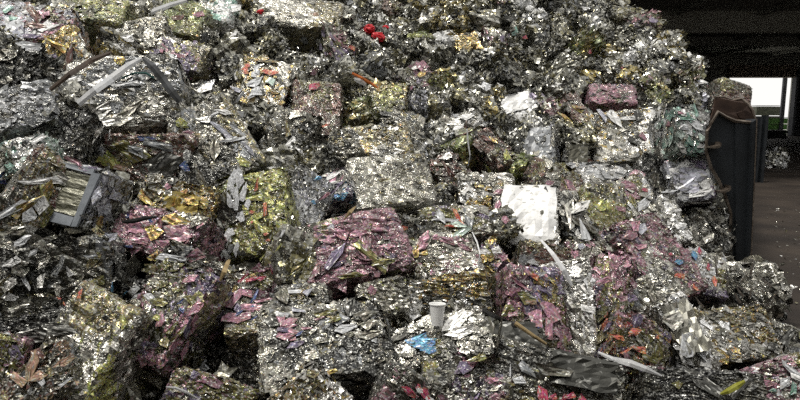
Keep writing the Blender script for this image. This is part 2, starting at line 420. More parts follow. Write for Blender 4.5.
def flakes(pos, nrm, size, rng, tilt=0.35, crump=0.12, aspect=(0.35, 1.0), bend=0.22):
    """bent scraps of sheet: each a 3 x 3 grid of crumpled metal with ragged corners"""
    N = len(pos)
    t = rng.normal(size=(N, 3)); nn = nrm + rng.normal(size=(N, 3)) * tilt; nn /= np.linalg.norm(nn, axis=1)[:, None]
    u = t - (t * nn).sum(1)[:, None] * nn; u /= np.linalg.norm(u, axis=1)[:, None]
    v = np.cross(nn, u)
    g = np.array([(i, j) for i in (-1, 0, 1) for j in (-1, 0, 1)], float)
    asp = rng.uniform(*aspect, N)
    U = g[None, :, 0] * (size * 0.5)[:, None] * rng.uniform(0.6, 1.25, (N, 9))
    Vv = g[None, :, 1] * (size * asp * 0.5)[:, None] * rng.uniform(0.5, 1.3, (N, 9))
    Z = rng.normal(size=(N, 9)) * (size * crump)[:, None] * 0.45 + (rng.normal(size=N) * bend * size)[:, None] * (g[None, :, 0] ** 2)
    V = pos[:, None] + U[..., None] * u[:, None] + Vv[..., None] * v[:, None] + Z[..., None] * nn[:, None]
    q = np.array([(0, 1, 4), (0, 4, 3), (1, 2, 4), (2, 5, 4), (3, 4, 7), (3, 7, 6), (4, 5, 8), (4, 8, 7)])
    T = (np.arange(N) * 9)[:, None, None] + q[None]
    return V.reshape(-1, 3), T.reshape(-1, 3)

def bale_flakes(half, N, size, rng, pal, tilt, nseed=12, mixp=0.45, out=0.012, aspect=(0.35, 1.0), bend=0.22, crump=0.12, spread=(0.75, 1.2)):
    half = np.asarray(half)
    area = np.array([half[1] * half[2], half[0] * half[2], half[0] * half[1]]); area = np.repeat(area, 2) / area.sum() / 2
    f = rng.choice(6, N, p=area)
    ax = f // 2; sg = np.where(f % 2, 1.0, -1.0)
    p = rng.uniform(-1, 1, (N, 3)) * half * 0.98
    p[np.arange(N), ax] = sg * half[ax]
    nrm = np.zeros((N, 3)); nrm[np.arange(N), ax] = sg
    ed = np.abs(p / half) ** 8
    nrm = nrm + np.sign(p) * ed * 0.6; nrm /= np.linalg.norm(nrm, axis=1)[:, None]
    p = p * (1 - 0.05 * (ed.sum(1) > 1.3))[:, None] + nrm * rng.uniform(-0.004, out, N)[:, None]
    sz = np.exp(rng.normal(np.log(size), 0.45, N)).clip(size * 0.4, size * 2.4)
    V, T = flakes(p, nrm, sz, rng, tilt, crump, aspect, bend)
    c = pick_colours(p, pal, rng, nseed, mixp, spread)
    return V, T, np.repeat(c, 8, axis=0)

# shared sheet shapes (bent scraps big enough to be picked apart)
SHEETS = []
def make_sheet(rng):
    k = rng.integers(4, 7); ang = np.sort(rng.uniform(0, 2 * math.pi, k) * 0.25 + np.linspace(0, 2 * math.pi, k, endpoint=False))
    rad = rng.uniform(0.42, 0.58, k)
    rim = np.stack([np.cos(ang) * rad, np.sin(ang) * rad * rng.uniform(0.6, 1.0), rng.normal(size=k) * 0.025], 1)
    mid = rim * 0.5; mid[:, 2] = rng.normal(size=k) * 0.035
    V = np.concatenate([rim, mid, [[0, 0, 0.03]]]); V2 = V.copy(); V2[:, 2] -= 0.02
    fold = rng.uniform(-1, 1); ca, sa = math.cos(fold), math.sin(fold)
    for Q in (V, V2): Q[:, 2] += 0.05 * rng.uniform(0.3, 1) * (Q[:, 0] * ca + Q[:, 1] * sa) ** 2
    n = 2 * k + 1
    T = []
    for i in range(k):
        j = (i + 1) % k
        T += [(i, j, k + j), (i, k + j, k + i), (k + i, k + j, 2 * k)]
    T2 = [tuple(n + a for a in t[::-1]) for t in T] + [(j, i, n + i) for i in range(k) for j in [(i + 1) % k]] + [(j, n + i, n + j) for i in range(k) for j in [(i + 1) % k]]
    T = T + T2
    return mesh_np('metal_sheet', np.concatenate([V, V2]), np.array(T), [3] * len(T))
for i in range(14):
    me = make_sheet(np.random.default_rng(500 + i)); me.materials.append(M_SHEET); SHEETS.append(me)

def add_sheet(parent, loc, nrm, size, col, rng, name='metal_sheet', spin=None, aspect=1.0, which=None):
    o = bpy.data.objects.new(name, SHEETS[rng.integers(len(SHEETS)) if which is None else which])
    COL.objects.link(o); o.parent = parent
    q = Vector(nrm).to_track_quat('Z', 'Y') @ Quaternion((0, 0, 1), rng.uniform(0, 6.28) if spin is None else spin)
    o.matrix_local = Matrix.LocRotScale(Vector(loc), q, Vector((size, size * aspect, size * 0.8)))
    c = CL[col] if isinstance(col, str) else col
    o.color = tuple(float(v) for v in c)
    return o

def view_basis(roll, tilt, yaw):
    B = Matrix(np.stack([RIGHT, FWD, UP], 1).tolist())
    r = math.radians
    return B @ Matrix.Rotation(r(roll), 3, 'Y') @ Matrix.Rotation(-r(tilt), 3, 'X') @ Matrix.Rotation(r(yaw), 3, 'Z')

HALF = {}
PLACED = []          # px, py, radius px
def make_bale(px, py, w, h, roll, tilt, yaw, pal, seed, near=True, d=None, dep=None, sink=0.30, crumple=1.0, rnd=0.09, mixp=0.45,
              fl=None, tiltf=None, sheets=(), auto=0, nflake=None, rough_out=0.007, gl=None, wamt=None):
    rng = np.random.default_rng(seed)
    if dep is None:
        dep = surf(px, py)
        if dep is None: return None
    W_, H_ = w * dep / F, h * dep / F
    D_ = d * dep / F if d else float(np.clip((W_ + H_) / 2 * rng.uniform(0.8, 1.1), 0.2, 0.62))
    R = view_basis(roll, tilt, yaw)
    half = np.array([W_, D_, H_]) / 2
    fwd_ext = sum(abs((R.col[i]).dot(Vector(FWD))) * half[i] for i in range(3))
    if near:                                   # aim the big tilted face, not the box centre, at the pixel
        sh_ = 0.22 * D_ * F / dep * math.sin(math.radians(tilt))
        c = pix(px - sh_ * math.sin(math.radians(roll)), py + sh_ * math.cos(math.radians(roll)), dep + sink * fwd_ext)
    else:
        c = pix(px, py, dep + sink * fwd_ext)
    half = half * (1 + sink * fwd_ext / dep * 0.6)
    pal_ = PAL[pal] if isinstance(pal, str) else pal
    amt = wamt if wamt is not None else (0.11 if near else 0.17)
    KO = rng.normal(size=(2, 2, 2, 3)) * half * amt
    def warp(Pn):
        t = np.clip((np.atleast_2d(Pn) / half + 1) / 2, -0.1, 1.1); o = np.zeros_like(t)
        for i_ in (0, 1):
            for j_ in (0, 1):
                for k_ in (0, 1):
                    w_ = (t[:, 0] if i_ else 1 - t[:, 0]) * (t[:, 1] if j_ else 1 - t[:, 1]) * (t[:, 2] if k_ else 1 - t[:, 2])
                    o += w_[:, None] * KO[i_, j_, k_]
        return np.atleast_2d(Pn) + o
    n = 16 if near else 8
    if near and max(w, h) > 70: n = 20
    V, T, Cc = bale_body(half, n, rng, pal_, rnd, crumple * (0.45 if near else 1.0))
    V = warp(V)
    me = mesh_np('scrap_bale', V, T, [3] * len(T)); face_attr(me, Cc)
    MF = M_FOIL_NEAR if near else M_FOIL
    root = link('scrap_bale', me, MF); HALF[root.name] = half
    root.matrix_world = Matrix.Translation(Vector(c)) @ R.to_4x4()
    # flakes
    if fl is None: fl = np.clip(6.5 * dep / F, 0.025, 0.08) if near else 3.5 * dep / F
    area = 8 * (half[0] * half[1] + half[1] * half[2] + half[0] * half[2])
    N = nflake or int(np.clip(area / (fl * fl) * 1.5, 120, 1500 if near else 420))
    V, T, Cc = bale_flakes(half, N, fl, rng, pal_, tiltf if tiltf is not None else (0.17 if near else 0.42), 60 if near else 14, mixp if not near else mixp * 0.7, rough_out, (0.35, 1.0), (0.04 if near and tiltf is None else 0.22), 0.05 if near else 0.12, (0.42, 1.3) if near else (0.7, 1.2))
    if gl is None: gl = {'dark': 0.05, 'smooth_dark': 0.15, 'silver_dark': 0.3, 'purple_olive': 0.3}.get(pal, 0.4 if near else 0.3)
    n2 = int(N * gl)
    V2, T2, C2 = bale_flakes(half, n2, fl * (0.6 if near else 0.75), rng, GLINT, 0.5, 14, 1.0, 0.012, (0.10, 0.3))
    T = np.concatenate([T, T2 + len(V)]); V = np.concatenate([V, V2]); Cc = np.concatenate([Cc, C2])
    V = warp(V)
    me = mesh_np('foil_flakes', V, T, [3] * len(T)); face_attr(me, Cc)
    link('foil_flakes', me, MF, root, kind='stuff')
    # big sheets on the visible side: (u, v, size_px, colour[, aspect]) over the front face
    for sh in sheets:
        u, v, sp, col = sh[:4]; asp = sh[4] if len(sh) > 4 else 0.7
        face = sh[5] if len(sh) > 5 else 'f'
        if face == 'f': loc = (u * half[0], -half[1] - 0.020, v * half[2]); nr = (rng.normal() * .07, -1, rng.normal() * .07)
        elif face == 't': loc = (u * half[0], v * half[1], half[2] + 0.020); nr = (rng.normal() * .07, rng.normal() * .07, 1)
        elif face == 'r': loc = (half[0] + 0.020, u * half[1], v * half[2]); nr = (1, rng.normal() * .07, rng.normal() * .07)
        else: loc = (-half[0] - 0.020, u * half[1], v * half[2]); nr = (-1, rng.normal() * .07, rng.normal() * .07)
        loc = warp(np.array(loc, float))[0]
        add_sheet(root, loc, nr, sp * dep / F, col, rng, aspect=asp)
    for k in range((auto + 1) // 2):
        face = rng.choice(['f', 'f', 'f', 't', 'r', 'l']); u, v = rng.uniform(-0.85, 0.85, 2)
        loc, nr = {'f': ((u * half[0], -half[1] - 0.010, v * half[2]), (0, -1, 0)), 't': ((u * half[0], v * half[1], half[2] + 0.006), (0, 0, 1)),
                   'r': ((half[0] + 0.006, u * half[1], v * half[2]), (1, 0, 0)), 'l': ((-half[0] - 0.006, u * half[1], v * half[2]), (-1, 0, 0))}[face]
        cc = pal_[rng.integers(len(pal_))].copy(); cc[:3] *= rng.uniform(0.8, 1.15)
        loc = warp(np.array(loc, float))[0]
        add_sheet(root, loc, np.array(nr) + rng.normal(size=3) * 0.2, rng.uniform(11, 20) * dep / F, np.clip(cc, 0, 1), rng, aspect=rng.uniform(0.45, 1.0))
    PLACED.append((px, py, (w + h) / 4))
    return root

# ------------------------------------------------------------------ bales one can pick out
# px, py, width px, height px, roll, tilt, yaw, palette, label, options
HAND = [
 # front row
 (104, 356, 78, 118, 24, 28, -12, 'silver_olive', 'tall silver bale flecked with olive and lime, leaning in the front row', dict(auto=9, sheets=[(.75, .7, 16, 'lime'), (-.2, -.3, 14, 'grey')])),
 (184, 322, 62, 104, 26, 26, -22, 'purple_olive', 'pink, purple and olive bale leaning beside the olive-flecked silver one', dict(auto=10, sheets=[(-.2, .1, 22, 'olive', .5), (.2, -.2, 20, 'pink', .6), (-.3, -.6, 20, 'khaki'), (.3, .7, 16, 'pink')])),
 (280, 316, 104, 66, -16, 50, 14, 'silver_dark', 'grey bale whose end is printed pink and blue, front row', dict(auto=6, d=46, sheets=[(-.85, .3, 26, 'pink'), (-.6, .5, 22, 'pink'), (-.75, -.1, 18, 'purple'), (-.45, .3, 18, 'blue', .4), (.1, .3, 24, 'dim'), (.35, .5, 16, 'paper'), (.6, .4, 16, 'lav')])),
 (330, 346, 132, 84, -20, 48, 16, 'silver_dark', 'large dark silver bale with a pink corner and pale blue-grey patches', dict(auto=10, d=56, sink=.1, sheets=[(-.62, .62, 20, 'pink'), (-.45, .5, 18, 'pink'), (-.55, .3, 16, 'purple'), (.35, .35, 26, 'grey', .8), (.12, .6, 24, 'olive', .6), (.55, .68, 30, 'dark', .6), (.75, .1, 24, 'dim')])),
 (312, 398, 60, 56, 44, 40, 4, 'silver_gold', 'gold and silver bale poking a corner up at the foot of the heap', dict(auto=8)),
 (205, 396, 80, 46, 14, 30, 20, 'purple_olive', 'dark purple-grey bale low at the foot of the heap', dict(auto=6)),
 (434, 348, 112, 56, -9, 44, -6, 'mirror', 'mirror-bright bale with a blue patch, under the white cup', dict(auto=6, rough_out=.006, sheets=[(-.15, .1, 30, 'sky', .9), (-.05, -.25, 20, 'sky'), (-.75, 0, 30, 'bright', .9), (.5, .4, 34, 'bright', .6), (-.8, -.6, 20, 'white')])),
 (478, 364, 124, 74, -8, 44, 10, 'smooth_dark', 'smooth dark grey bale with olive and pink patches', dict(auto=4, crumple=.6, sheets=[(.1, .55, 62, 'dim', .5), (-.15, .15, 32, 'olive', .7), (-.45, .1, 22, 'rose'), (-.3, -.2, 26, 'pink'), (-.4, -.4, 22, 'purple', .5), (.6, .2, 30, 'dim')])),
 (560, 384, 120, 62, 14, 32, -6, 'smooth_dark', 'smooth dark bale with red scraps along its lower edge', dict(auto=5, sheets=[(.1, .35, 60, 'dim', .6), (-.5, .1, 26, 'grey', .5), (-.2, -.65, 20, 'red'), (.15, -.6, 20, 'red'), (.4, -.55, 18, 'red'), (.6, -.7, 20, 'lav')])),
 (404, 396, 66, 42, 25, 25, 20, 'red_grey', 'dark bale with a red and white scrap at the foot of the heap', dict(auto=5, sheets=[(.1, .5, 22, 'red', .6), (.45, .3, 16, 'white', .6)])),
 (478, 398, 60, 36, 6, 30, -12, 'pink_silver', 'pink and silver bale low between the dark bales', dict(auto=5)),
 (522, 306, 66, 84, 4, 24, 12, 'gold_pink', 'olive and pink printed bale behind the stick', dict(auto=6, sheets=[(.35, -.1, 26, 'pink', .9), (.3, -.5, 26, 'pink'), (-.5, .1, 24, 'olive'), (-.1, .7, 16, 'orange', .6), (.2, .35, 18, 'purple', .5)])),
 (568, 304, 46, 92, -2, 22, -16, 'silver_white', 'upright bale of pale silver stripes beside the olive and pink one', dict(auto=8, sheets=[(.2, .5, 20, 'silver', .4), (-.2, -.3, 20, 'steel', .4)])),
 (606, 296, 42, 78, 14, 24, -8, 'pink', 'rounded pink bale standing upright beside the pale striped one', dict(auto=6, rnd=.3)),
 (645, 264, 56, 86, -28, 26, 14, 'pink_silver', 'grey bale of fine shreds with pink corners', dict(auto=6, fl=.025, sheets=[(-.2, .75, 18, 'pink'), (-.6, .6, 18, 'rose')])),
 (676, 338, 34, 78, -22, 20, 10, 'silver_white', 'narrow pale bale wrapped in a crumpled white-silver sheet', dict(auto=4, sheets=[(0, .4, 32, 'silver', .7), (.1, -.3, 34, 'paper', .7)])),
 (630, 342, 62, 56, 30, 26, 0, 'orange', 'olive bale with orange and purple scraps beside the narrow pale one', dict(auto=5, sheets=[(-.4, .2, 22, 'orange', .5), (-.1, -.3, 22, 'orange', .5), (-.5, .6, 18, 'purple'), (.5, -.2, 24, 'olive')])),
 (684, 276, 50, 54, 10, 30, 6, 'multi', 'silver bale sprinkled with orange, blue and red scraps', dict(auto=3, sheets=[(-.3, .1, 13, 'orange'), (.4, -.4, 12, 'orange'), (-.3, .6, 11, 'sky'), (-.1, .9, 9, 'red'), (.2, .2, 9, 'red')])),
 (734, 290, 66, 48, 8, 28, -16, 'mirror', 'bright silver bale with ragged foil at the foot of the steel panel', dict(auto=8, tiltf=.7, rough_out=.05)),
 (722, 336, 76, 54, -4, 30, 8, 'silver_gold', 'gold-tinged silver bale below the ragged bright one', dict(auto=7)),
 (775, 384, 58, 46, -24, 28, -10, 'multi', 'pale bale with white, pink and teal scraps on the bare floor side', dict(auto=4, sheets=[(.4, .3, 26, 'paper', .6), (.5, -.1, 22, 'white', .5), (-.4, .2, 18, 'pink'), (.1, -.3, 14, 'teal')])),
 (694, 392, 120, 34, 2, 40, 4, 'dark', 'flat dark brown-black bale under the long white strip', dict(auto=5, sheets=[(-.1, .3, 40, 'dark', .5), (-.5, .1, 16, 'olive'), (.5, 0, 40, 'dark', .4)])),
 (780, 342, 44, 40, 20, 30, 0, 'silver_dark', 'dark olive-grey bale out at the edge of the floor', dict(auto=5, sheets=[(-.2, .2, 26, 'dark'), (.5, .5, 16, 'olive')])),
 # left front
 (60, 280, 126, 84, -6, 12, 12, 'silver_dark', 'very large crumpled silver bale with a dark underside', dict(auto=22, fl=.062, tiltf=.5, rough_out=.03, sheets=[(-.6, -.2, 30, 'steel', .5), (-.85, -.6, 30, 'bright', .5), (-.3, -.5, 24, 'silver', .4), (.3, -.4, 14, 'orange', .4), (.75, -.2, 24, 'olive')])),
 (52, 334, 104, 44, -10, 8, 8, 'dark', 'bale beneath the very large crumpled one, coloured black for its shade', dict(auto=6, sheets=[(-.3, .1, 46, 'dark', .5), (.3, .0, 40, 'dark', .5), (-.85, .2, 14, 'steel')])),  # dark colour stands for the shade under the bale above
 (46, 386, 84, 42, -36, 30, 6, 'tan', 'bale of tan and brown scraps at the foot of the heap', dict(auto=7, sheets=[(.3, .4, 34, 'tan', .5), (0, .3, 26, 'tan', .6), (.5, -.2, 20, 'paper', .5)])),
 (6, 364, 34, 60, 12, 24, 10, 'purple_olive', 'purple bale with gold flecks beside the tan one', dict(auto=4)),
 (84, 198, 66, 62, 16, 14, -14, 'grey', 'grey bale with a pale rectangular frame and streaked olive panel on its face', dict(auto=0, sink=-.7, wamt=0, crumple=.3, gl=.1, d=44, sheets=[(-.1, .98, 26, 'rose', .35), (.45, .9, 16, 'purple', .5), (1.0, .2, 24, 'lav', .6)])),
 (34, 208, 46, 92, 30, 18, 18, 'tan', 'bale of slanting white and olive-gold sheets beside the framed grey one', dict(auto=3, sink=-.2, sheets=[(-.1, .5, 36, 'white', .4), (.3, .3, 36, 'olive', .4), (.1, -.1, 44, 'brass', .35), (-.3, -.3, 40, 'paper', .4), (.4, .8, 24, 'silver', .6), (.3, -.6, 34, 'dim', .4)])),
 (130, 104, 106, 78, -12, 20, 10, 'silver', 'large silver bale of layered sheets with a tented strip over its top', dict(auto=14, d=60, fl=.043, sheets=[(-.5, -.7, 44, 'bright', .5), (-.2, -.85, 40, 'silver', .4), (.1, -.6, 34, 'steel', .4), (-.4, .2, 28, 'bright', .6), (.1, .1, 26, 'paper', .5), (-.8, .4, 22, 'white', .5)])),
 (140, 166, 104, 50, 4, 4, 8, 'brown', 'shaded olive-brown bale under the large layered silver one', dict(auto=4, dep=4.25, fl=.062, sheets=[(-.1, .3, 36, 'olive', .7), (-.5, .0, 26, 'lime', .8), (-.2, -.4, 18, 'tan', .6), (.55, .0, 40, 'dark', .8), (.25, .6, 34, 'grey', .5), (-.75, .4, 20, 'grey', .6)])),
 (178, 212, 72, 50, 8, 30, 10, 'gold', 'gold bale with crushed gold foil lying over a pink one', dict(auto=4, sheets=[(.1, -.2, 40, 'gold', .8), (-.8, -.1, 24, 'gold', .6), (.6, .3, 24, 'brass')])),
 (172, 240, 96, 48, 16, 24, -10, 'pink', 'pink and blue printed bale under the gold foil one', dict(auto=5, sheets=[(-.5, 0, 32, 'pink', .7), (0, 0, 30, 'pink', .8), (.5, .1, 32, 'rose', .7), (-.7, .3, 18, 'blue', .3), (-.2, .3, 16, 'blue', .3), (0, -.2, 22, 'gold', .9)])),
 (205, 276, 80, 44, 28, 18, 10, 'silver_dark', 'dark grey bale crossed by pale strips behind the leaning front bales', dict(auto=7, sheets=[(-.7, .2, 30, 'paper', .4), (.2, .3, 20, 'rose')])),
 (262, 216, 66, 86, -10, 22, -8, 'green_white', 'lime and orange printed bale with white shreds hanging down it', dict(auto=4, sheets=[(.1, .3, 20, 'lime', .7), (.1, -.3, 22, 'lime', .7), (.4, 0, 16, 'orange', .5), (.2, .6, 14, 'orange', .5), (.5, -.5, 24, 'olive'), (-.2, .9, 26, 'lime', .5)])),
 (302, 208, 44, 70, 20, 24, 12, 'grey', 'mottled grey bale beside the lime printed one', dict(auto=6, fl=.027)),
 (345, 258, 112, 62, -16, 30, 6, 'pink', 'wide pink and purple printed bale with olive folds', dict(auto=7, sheets=[(.0, .5, 32, 'pink', .5), (.3, .0, 32, 'rose', .5), (-.2, -.2, 34, 'purple', .4), (.3, -.4, 50, 'olive', .4), (-.7, -.2, 34, 'olive', .6), (.6, .3, 24, 'pink', .5)])),
 (390, 192, 84, 72, -12, 30, 8, 'speckle', 'broad silver-grey speckled bale above the wide pink one', dict(auto=7, fl=.030)),
 (330, 190, 44, 34, -16, 28, 0, 'can', 'small crushed bale of white foil printed blue and pink', dict(auto=2, sheets=[(-.5, .5, 18, 'sky', .4), (.2, .1, 20, 'pink', .4), (.4, -.2, 20, 'purple', .3), (.3, .5, 20, 'white', .4), (-.2, -.2, 22, 'bright', .4), (-.5, -.6, 14, 'sky', .5)])),
 (438, 266, 82, 50, -8, 30, -4, 'pink_silver', 'silver-grey bale with pink scraps along its top', dict(auto=5, sheets=[(-.7, .5, 22, 'pink', .6), (-.2, .8, 22, 'pink', .5), (.4, .6, 24, 'rose', .5), (-.8, -.1, 18, 'purple', .5), (-.4, .4, 16, 'gold', .6)])),
 (440, 302, 88, 38, -10, 26, 4, 'silver_gold', 'low crumpled bale of gold and silver behind the white cup', dict(auto=8, tiltf=.5)),
 (526, 222, 62, 72, 10, 34, -16, 'mirror', 'glaring white-silver bale with a flat face coloured white for its glare', dict(auto=0, sink=0.05, wamt=.03, crumple=.4, rough_out=.004, d=50, sheets=[(-.85, .2, 14, 'pink', .6), (-.85, -.4, 14, 'gold', .8), (-.8, .7, 12, 'rose', .6)])),
 (566, 238, 34, 92, -26, 16, 34, 'silver', 'silver bale of long slanting strips beside the glaring white one', dict(auto=3, sheets=[(-.4, .4, 50, 'silver', .3), (.2, .0, 50, 'steel', .3), (-.5, -.4, 54, 'paper', .25), (.4, .5, 36, 'bright', .35)])),
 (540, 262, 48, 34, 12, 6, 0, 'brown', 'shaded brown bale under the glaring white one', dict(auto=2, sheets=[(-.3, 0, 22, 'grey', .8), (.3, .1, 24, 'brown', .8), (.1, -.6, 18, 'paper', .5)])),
 (494, 272, 34, 62, -34, 22, 0, 'gold_pink', 'small bale of gold, pink and white scraps left of the glaring white one', dict(auto=5, sheets=[(0, .6, 16, 'gold'), (.2, .7, 12, 'white'), (.1, -.3, 20, 'rose', .4)])),
 (452, 228, 64, 36, -4, 34, 0, 'multi', 'bale topped by grey, white and orange flat scraps', dict(auto=3, sheets=[(-.4, .3, 22, 'paper', .4), (.1, .2, 22, 'orange', .3), (.4, .0, 26, 'grey', .5), (.5, .6, 24, 'silver', .5), (0, -.3, 24, 'mint', .4)])),
 # middle
 (264, 88, 52, 56, 12, 36, 0, 'silver_gold', 'bale patched with white and orange paper pieces', dict(auto=2, sheets=[(-.3, .3, 16, 'paper', .7), (-.2, -.3, 20, 'paper', .7), (.3, .3, 13, 'orange', .8), (-.7, .3, 12, 'orange', .7), (-.7, -.7, 18, 'lav', .6), (.4, -.1, 12, 'mint', .6), (-.1, -.8, 18, 'paper', .5)])),
 (318, 116, 52, 68, -6, 30, 6, 'brown', 'rust-brown speckled bale with one red scrap', dict(auto=3, fl=.027, sheets=[(-.1, .7, 13, 'red', .8), (.4, -.7, 9, 'orange', .6)])),
 (386, 106, 46, 44, 8, 34, -4, 'green', 'lime-olive speckled bale on the open middle slope', dict(auto=4, fl=.032)),
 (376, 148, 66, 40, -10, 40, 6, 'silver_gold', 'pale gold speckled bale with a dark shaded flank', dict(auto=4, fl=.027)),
 (224, 148, 50, 90, -32, 22, 16, 'silver_dark', 'dark leaning bale striped with white slivers', dict(auto=6, sheets=[(-.2, .5, 30, 'paper', .25), (.1, .1, 34, 'lav', .25), (.3, -.2, 30, 'paper', .25), (.5, .5, 20, 'white', .4), (-.4, -.2, 30, 'dim', .5)])),
 (290, 140, 42, 58, 24, 20, 0, 'silver_dark', 'dark bale with pale folded scraps in the hollow by the rust-brown one', dict(auto=6, sheets=[(.3, -.4, 20, 'white', .6), (-.1, .1, 18, 'khaki', .6)])),
 (340, 152, 40, 34, -36, 20, 0, 'silver_dark', 'dark grey bale in the hollow above the blue-and-pink printed one', dict(auto=5)),
 (206, 184, 44, 50, 20, 14, 0, 'dark', 'bale in the hollow beside the gold foil one, coloured black as shade', dict(auto=4, sink=.8, sheets=[(.0, .2, 26, 'dim', .4)])),  # black colour paints the shade of the hollow
 (36, 36, 86, 54, 6, 38, 4, 'paper', 'bale of white, pink and brown paper-like scraps', dict(auto=6, fl=.050, sheets=[(-.1, -.4, 34, 'paper', .8), (.1, -.7, 30, 'lav', .6), (.2, .2, 26, 'brown', .6), (.7, -.3, 18, 'white', .6), (-.5, .4, 14, 'teal', .8), (.4, .4, 12, 'pink', .8), (.4, -.8, 18, 'purple', .6)])),
 (100, 24, 66, 44, 4, 36, 0, 'green', 'olive-green foil bale beside the long white strip', dict(auto=5, fl=.037)),
 (184, 28, 42, 46, 8, 34, 10, 'green', 'olive and pink bale beneath the long white strip', dict(auto=4, sheets=[(.6, .3, 14, 'pink'), (-.2, -.2, 14, 'brown')])),
 (146, 46, 50, 44, -14, 34, 6, 'speckle', 'grey speckled bale with one white scrap', dict(auto=2, fl=.027, sheets=[(-.7, 0, 15, 'white', .8)])),
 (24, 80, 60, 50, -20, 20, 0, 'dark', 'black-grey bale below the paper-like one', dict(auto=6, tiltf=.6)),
 (66, 66, 46, 60, 42, 22, 0, 'silver_gold', 'bale of gold and dark slanting strips', dict(auto=5, sheets=[(-.4, .2, 26, 'gold', .6), (.2, -.2, 40, 'dark', .3), (.4, .3, 40, 'brown', .25), (.5, 0, 40, 'dim', .25)])),
 (34, 122, 70, 50, -18, 26, 8, 'grey', 'slate-grey bale of dull flat scraps', dict(auto=8, fl=.043)),
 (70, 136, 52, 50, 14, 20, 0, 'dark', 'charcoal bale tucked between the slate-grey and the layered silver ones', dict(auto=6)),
 (32, 162, 56, 40, -8, 30, 0, 'teal', 'bale of pale blue-grey shreds with one dark blue scrap', dict(auto=3, fl=.032, tiltf=.6, sheets=[(-.95, -.6, 22, 'blue', .8), (-.4, .1, 14, 'teal', .5)])),
 (188, 66, 52, 36, 16, 30, -6, 'pink_silver', 'silver bale with a pink and blue scrap beside the grey speckled one', dict(auto=3, sheets=[(-.5, -.2, 18, 'pink', .6), (-.3, -.5, 14, 'blue', .4), (-.5, -.8, 12, 'gold')])),
 (186, 140, 30, 66, -10, 20, 20, 'silver', 'narrow silver bale with blue and green scraps', dict(auto=3, sheets=[(0, -.8, 18, 'blue', .7), (-.2, .3, 14, 'lime', .7), (.1, .05, 12, 'rose', .6)])),
 (210, 104, 44, 34, 20, 26, 0, 'silver_dark', 'grey bale with one glaring white scrap', dict(auto=4, sheets=[(-.3, .4, 20, 'bright', .6)])),
 (300, 26, 84, 48, -4, 34, 8, 'speckle', 'broad dark grey peaked bale on the upper slope', dict(auto=4, fl=.032)),
 (218, 20, 36, 34, 6, 34, 0, 'teal', 'bale with cream and teal scraps on the upper slope', dict(auto=2, sheets=[(.4, .3, 20, 'white', .8), (-.3, -.4, 15, 'teal', .7)])),
 (417, 84, 34, 32, 38, 30, 0, 'pink_silver', 'diamond-tilted pinkish bale with a gold centre', dict(auto=2, sheets=[(-.1, .1, 10, 'gold', .8), (-.6, .3, 12, 'bright', .5)])),
 (467, 47, 24, 22, -18, 30, 0, 'gold', 'small all-gold bale on the upper slope', dict(auto=2)),
 (516, 109, 34, 26, -14, 34, 0, 'silver_white', 'bale with a glaring white face on the middle slope', dict(auto=0, wamt=.05, crumple=.4, rough_out=.004, sheets=[])),
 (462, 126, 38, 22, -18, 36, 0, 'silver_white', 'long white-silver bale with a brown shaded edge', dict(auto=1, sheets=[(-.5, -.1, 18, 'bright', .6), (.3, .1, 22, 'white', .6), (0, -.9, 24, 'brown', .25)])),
 (540, 152, 36, 44, 12, 28, -30, 'grey', 'smooth grey bale with a dark flank', dict(auto=3, fl=.025, crumple=.6, sheets=[(.2, .2, 18, 'grey', .8), (0, -.4, 18, 'steel', .7)])),
 (574, 157, 24, 26, 4, 10, 0, 'smooth_dark', 'small bale faced with a flat dark plate', dict(auto=0, wamt=.03, crumple=.4, sheets=[(0, -.95, 18, 'bright', .2)])),
 (618, 142, 72, 58, -6, 30, 4, 'silver_gold', 'large glittering silver and gold bale near the steel panel', dict(auto=6, fl=.040, sheets=[(-.2, .6, 26, 'white', .5), (-.5, .7, 20, 'lav', .4), (.4, -.2, 14, 'rose', .6)])),
 (682, 133, 42, 48, -4, 16, 4, 'teal', 'pale rounded bale with green streaks beside the steel panel', dict(auto=3, dep=6.12, rnd=.3, sheets=[(.2, .7, 15, 'teal', .5), (-.2, .4, 13, 'teal', .5), (.1, .1, 16, 'paper', .7), (-.6, .5, 11, 'pink', .5), (.3, -.4, 12, 'mint', .7)])),
 (688, 182, 42, 48, -6, 18, -10, 'lavender', 'white and lavender printed bale beside the steel panel', dict(auto=3, dep=6.12, crumple=.7, sheets=[(0, 0, 34, 'lav', .9), (-.3, .5, 20, 'white', .6), (.5, .6, 16, 'purple', .6), (.1, -.7, 26, 'white', .4)])),
 (701, 231, 44, 46, 8, 16, 0, 'mirror', 'dark shiny bale bulging through the torn edge of the panel', dict(auto=7, dep=6.12, d=40, tiltf=.6, rough_out=.02)),
 (650, 182, 36, 46, 14, 22, 0, 'dark', 'dark bale in the gap beside the lavender printed one', dict(auto=4)),
 (606, 103, 44, 26, 6, 36, 0, 'pink', 'pink speckled bale on the open right slope', dict(auto=2, fl=.037)),
 (596, 214, 44, 58, 10, 30, -6, 'green', 'olive-lime speckled bale beside the strips of the slanting silver one', dict(auto=4, fl=.030, sheets=[(.2, .0, 16, 'lime', .7)])),
 (628, 208, 40, 54, -12, 28, 0, 'multi', 'bale of pale and rose scraps beside the olive-lime one', dict(auto=5, sheets=[(0, .5, 20, 'rose', .6), (.3, -.2, 22, 'paper', .5), (-.2, -.1, 16, 'olive', .5)])),
 (656, 224, 42, 50, -20, 24, 0, 'silver_white', 'silvery bale with long pale flakes beside the torn panel edge', dict(auto=5)),
 (600, 184, 62, 34, 4, 34, 0, 'silver_white', 'low glittering white-silver bale below the flat dark plate', dict(auto=3)),
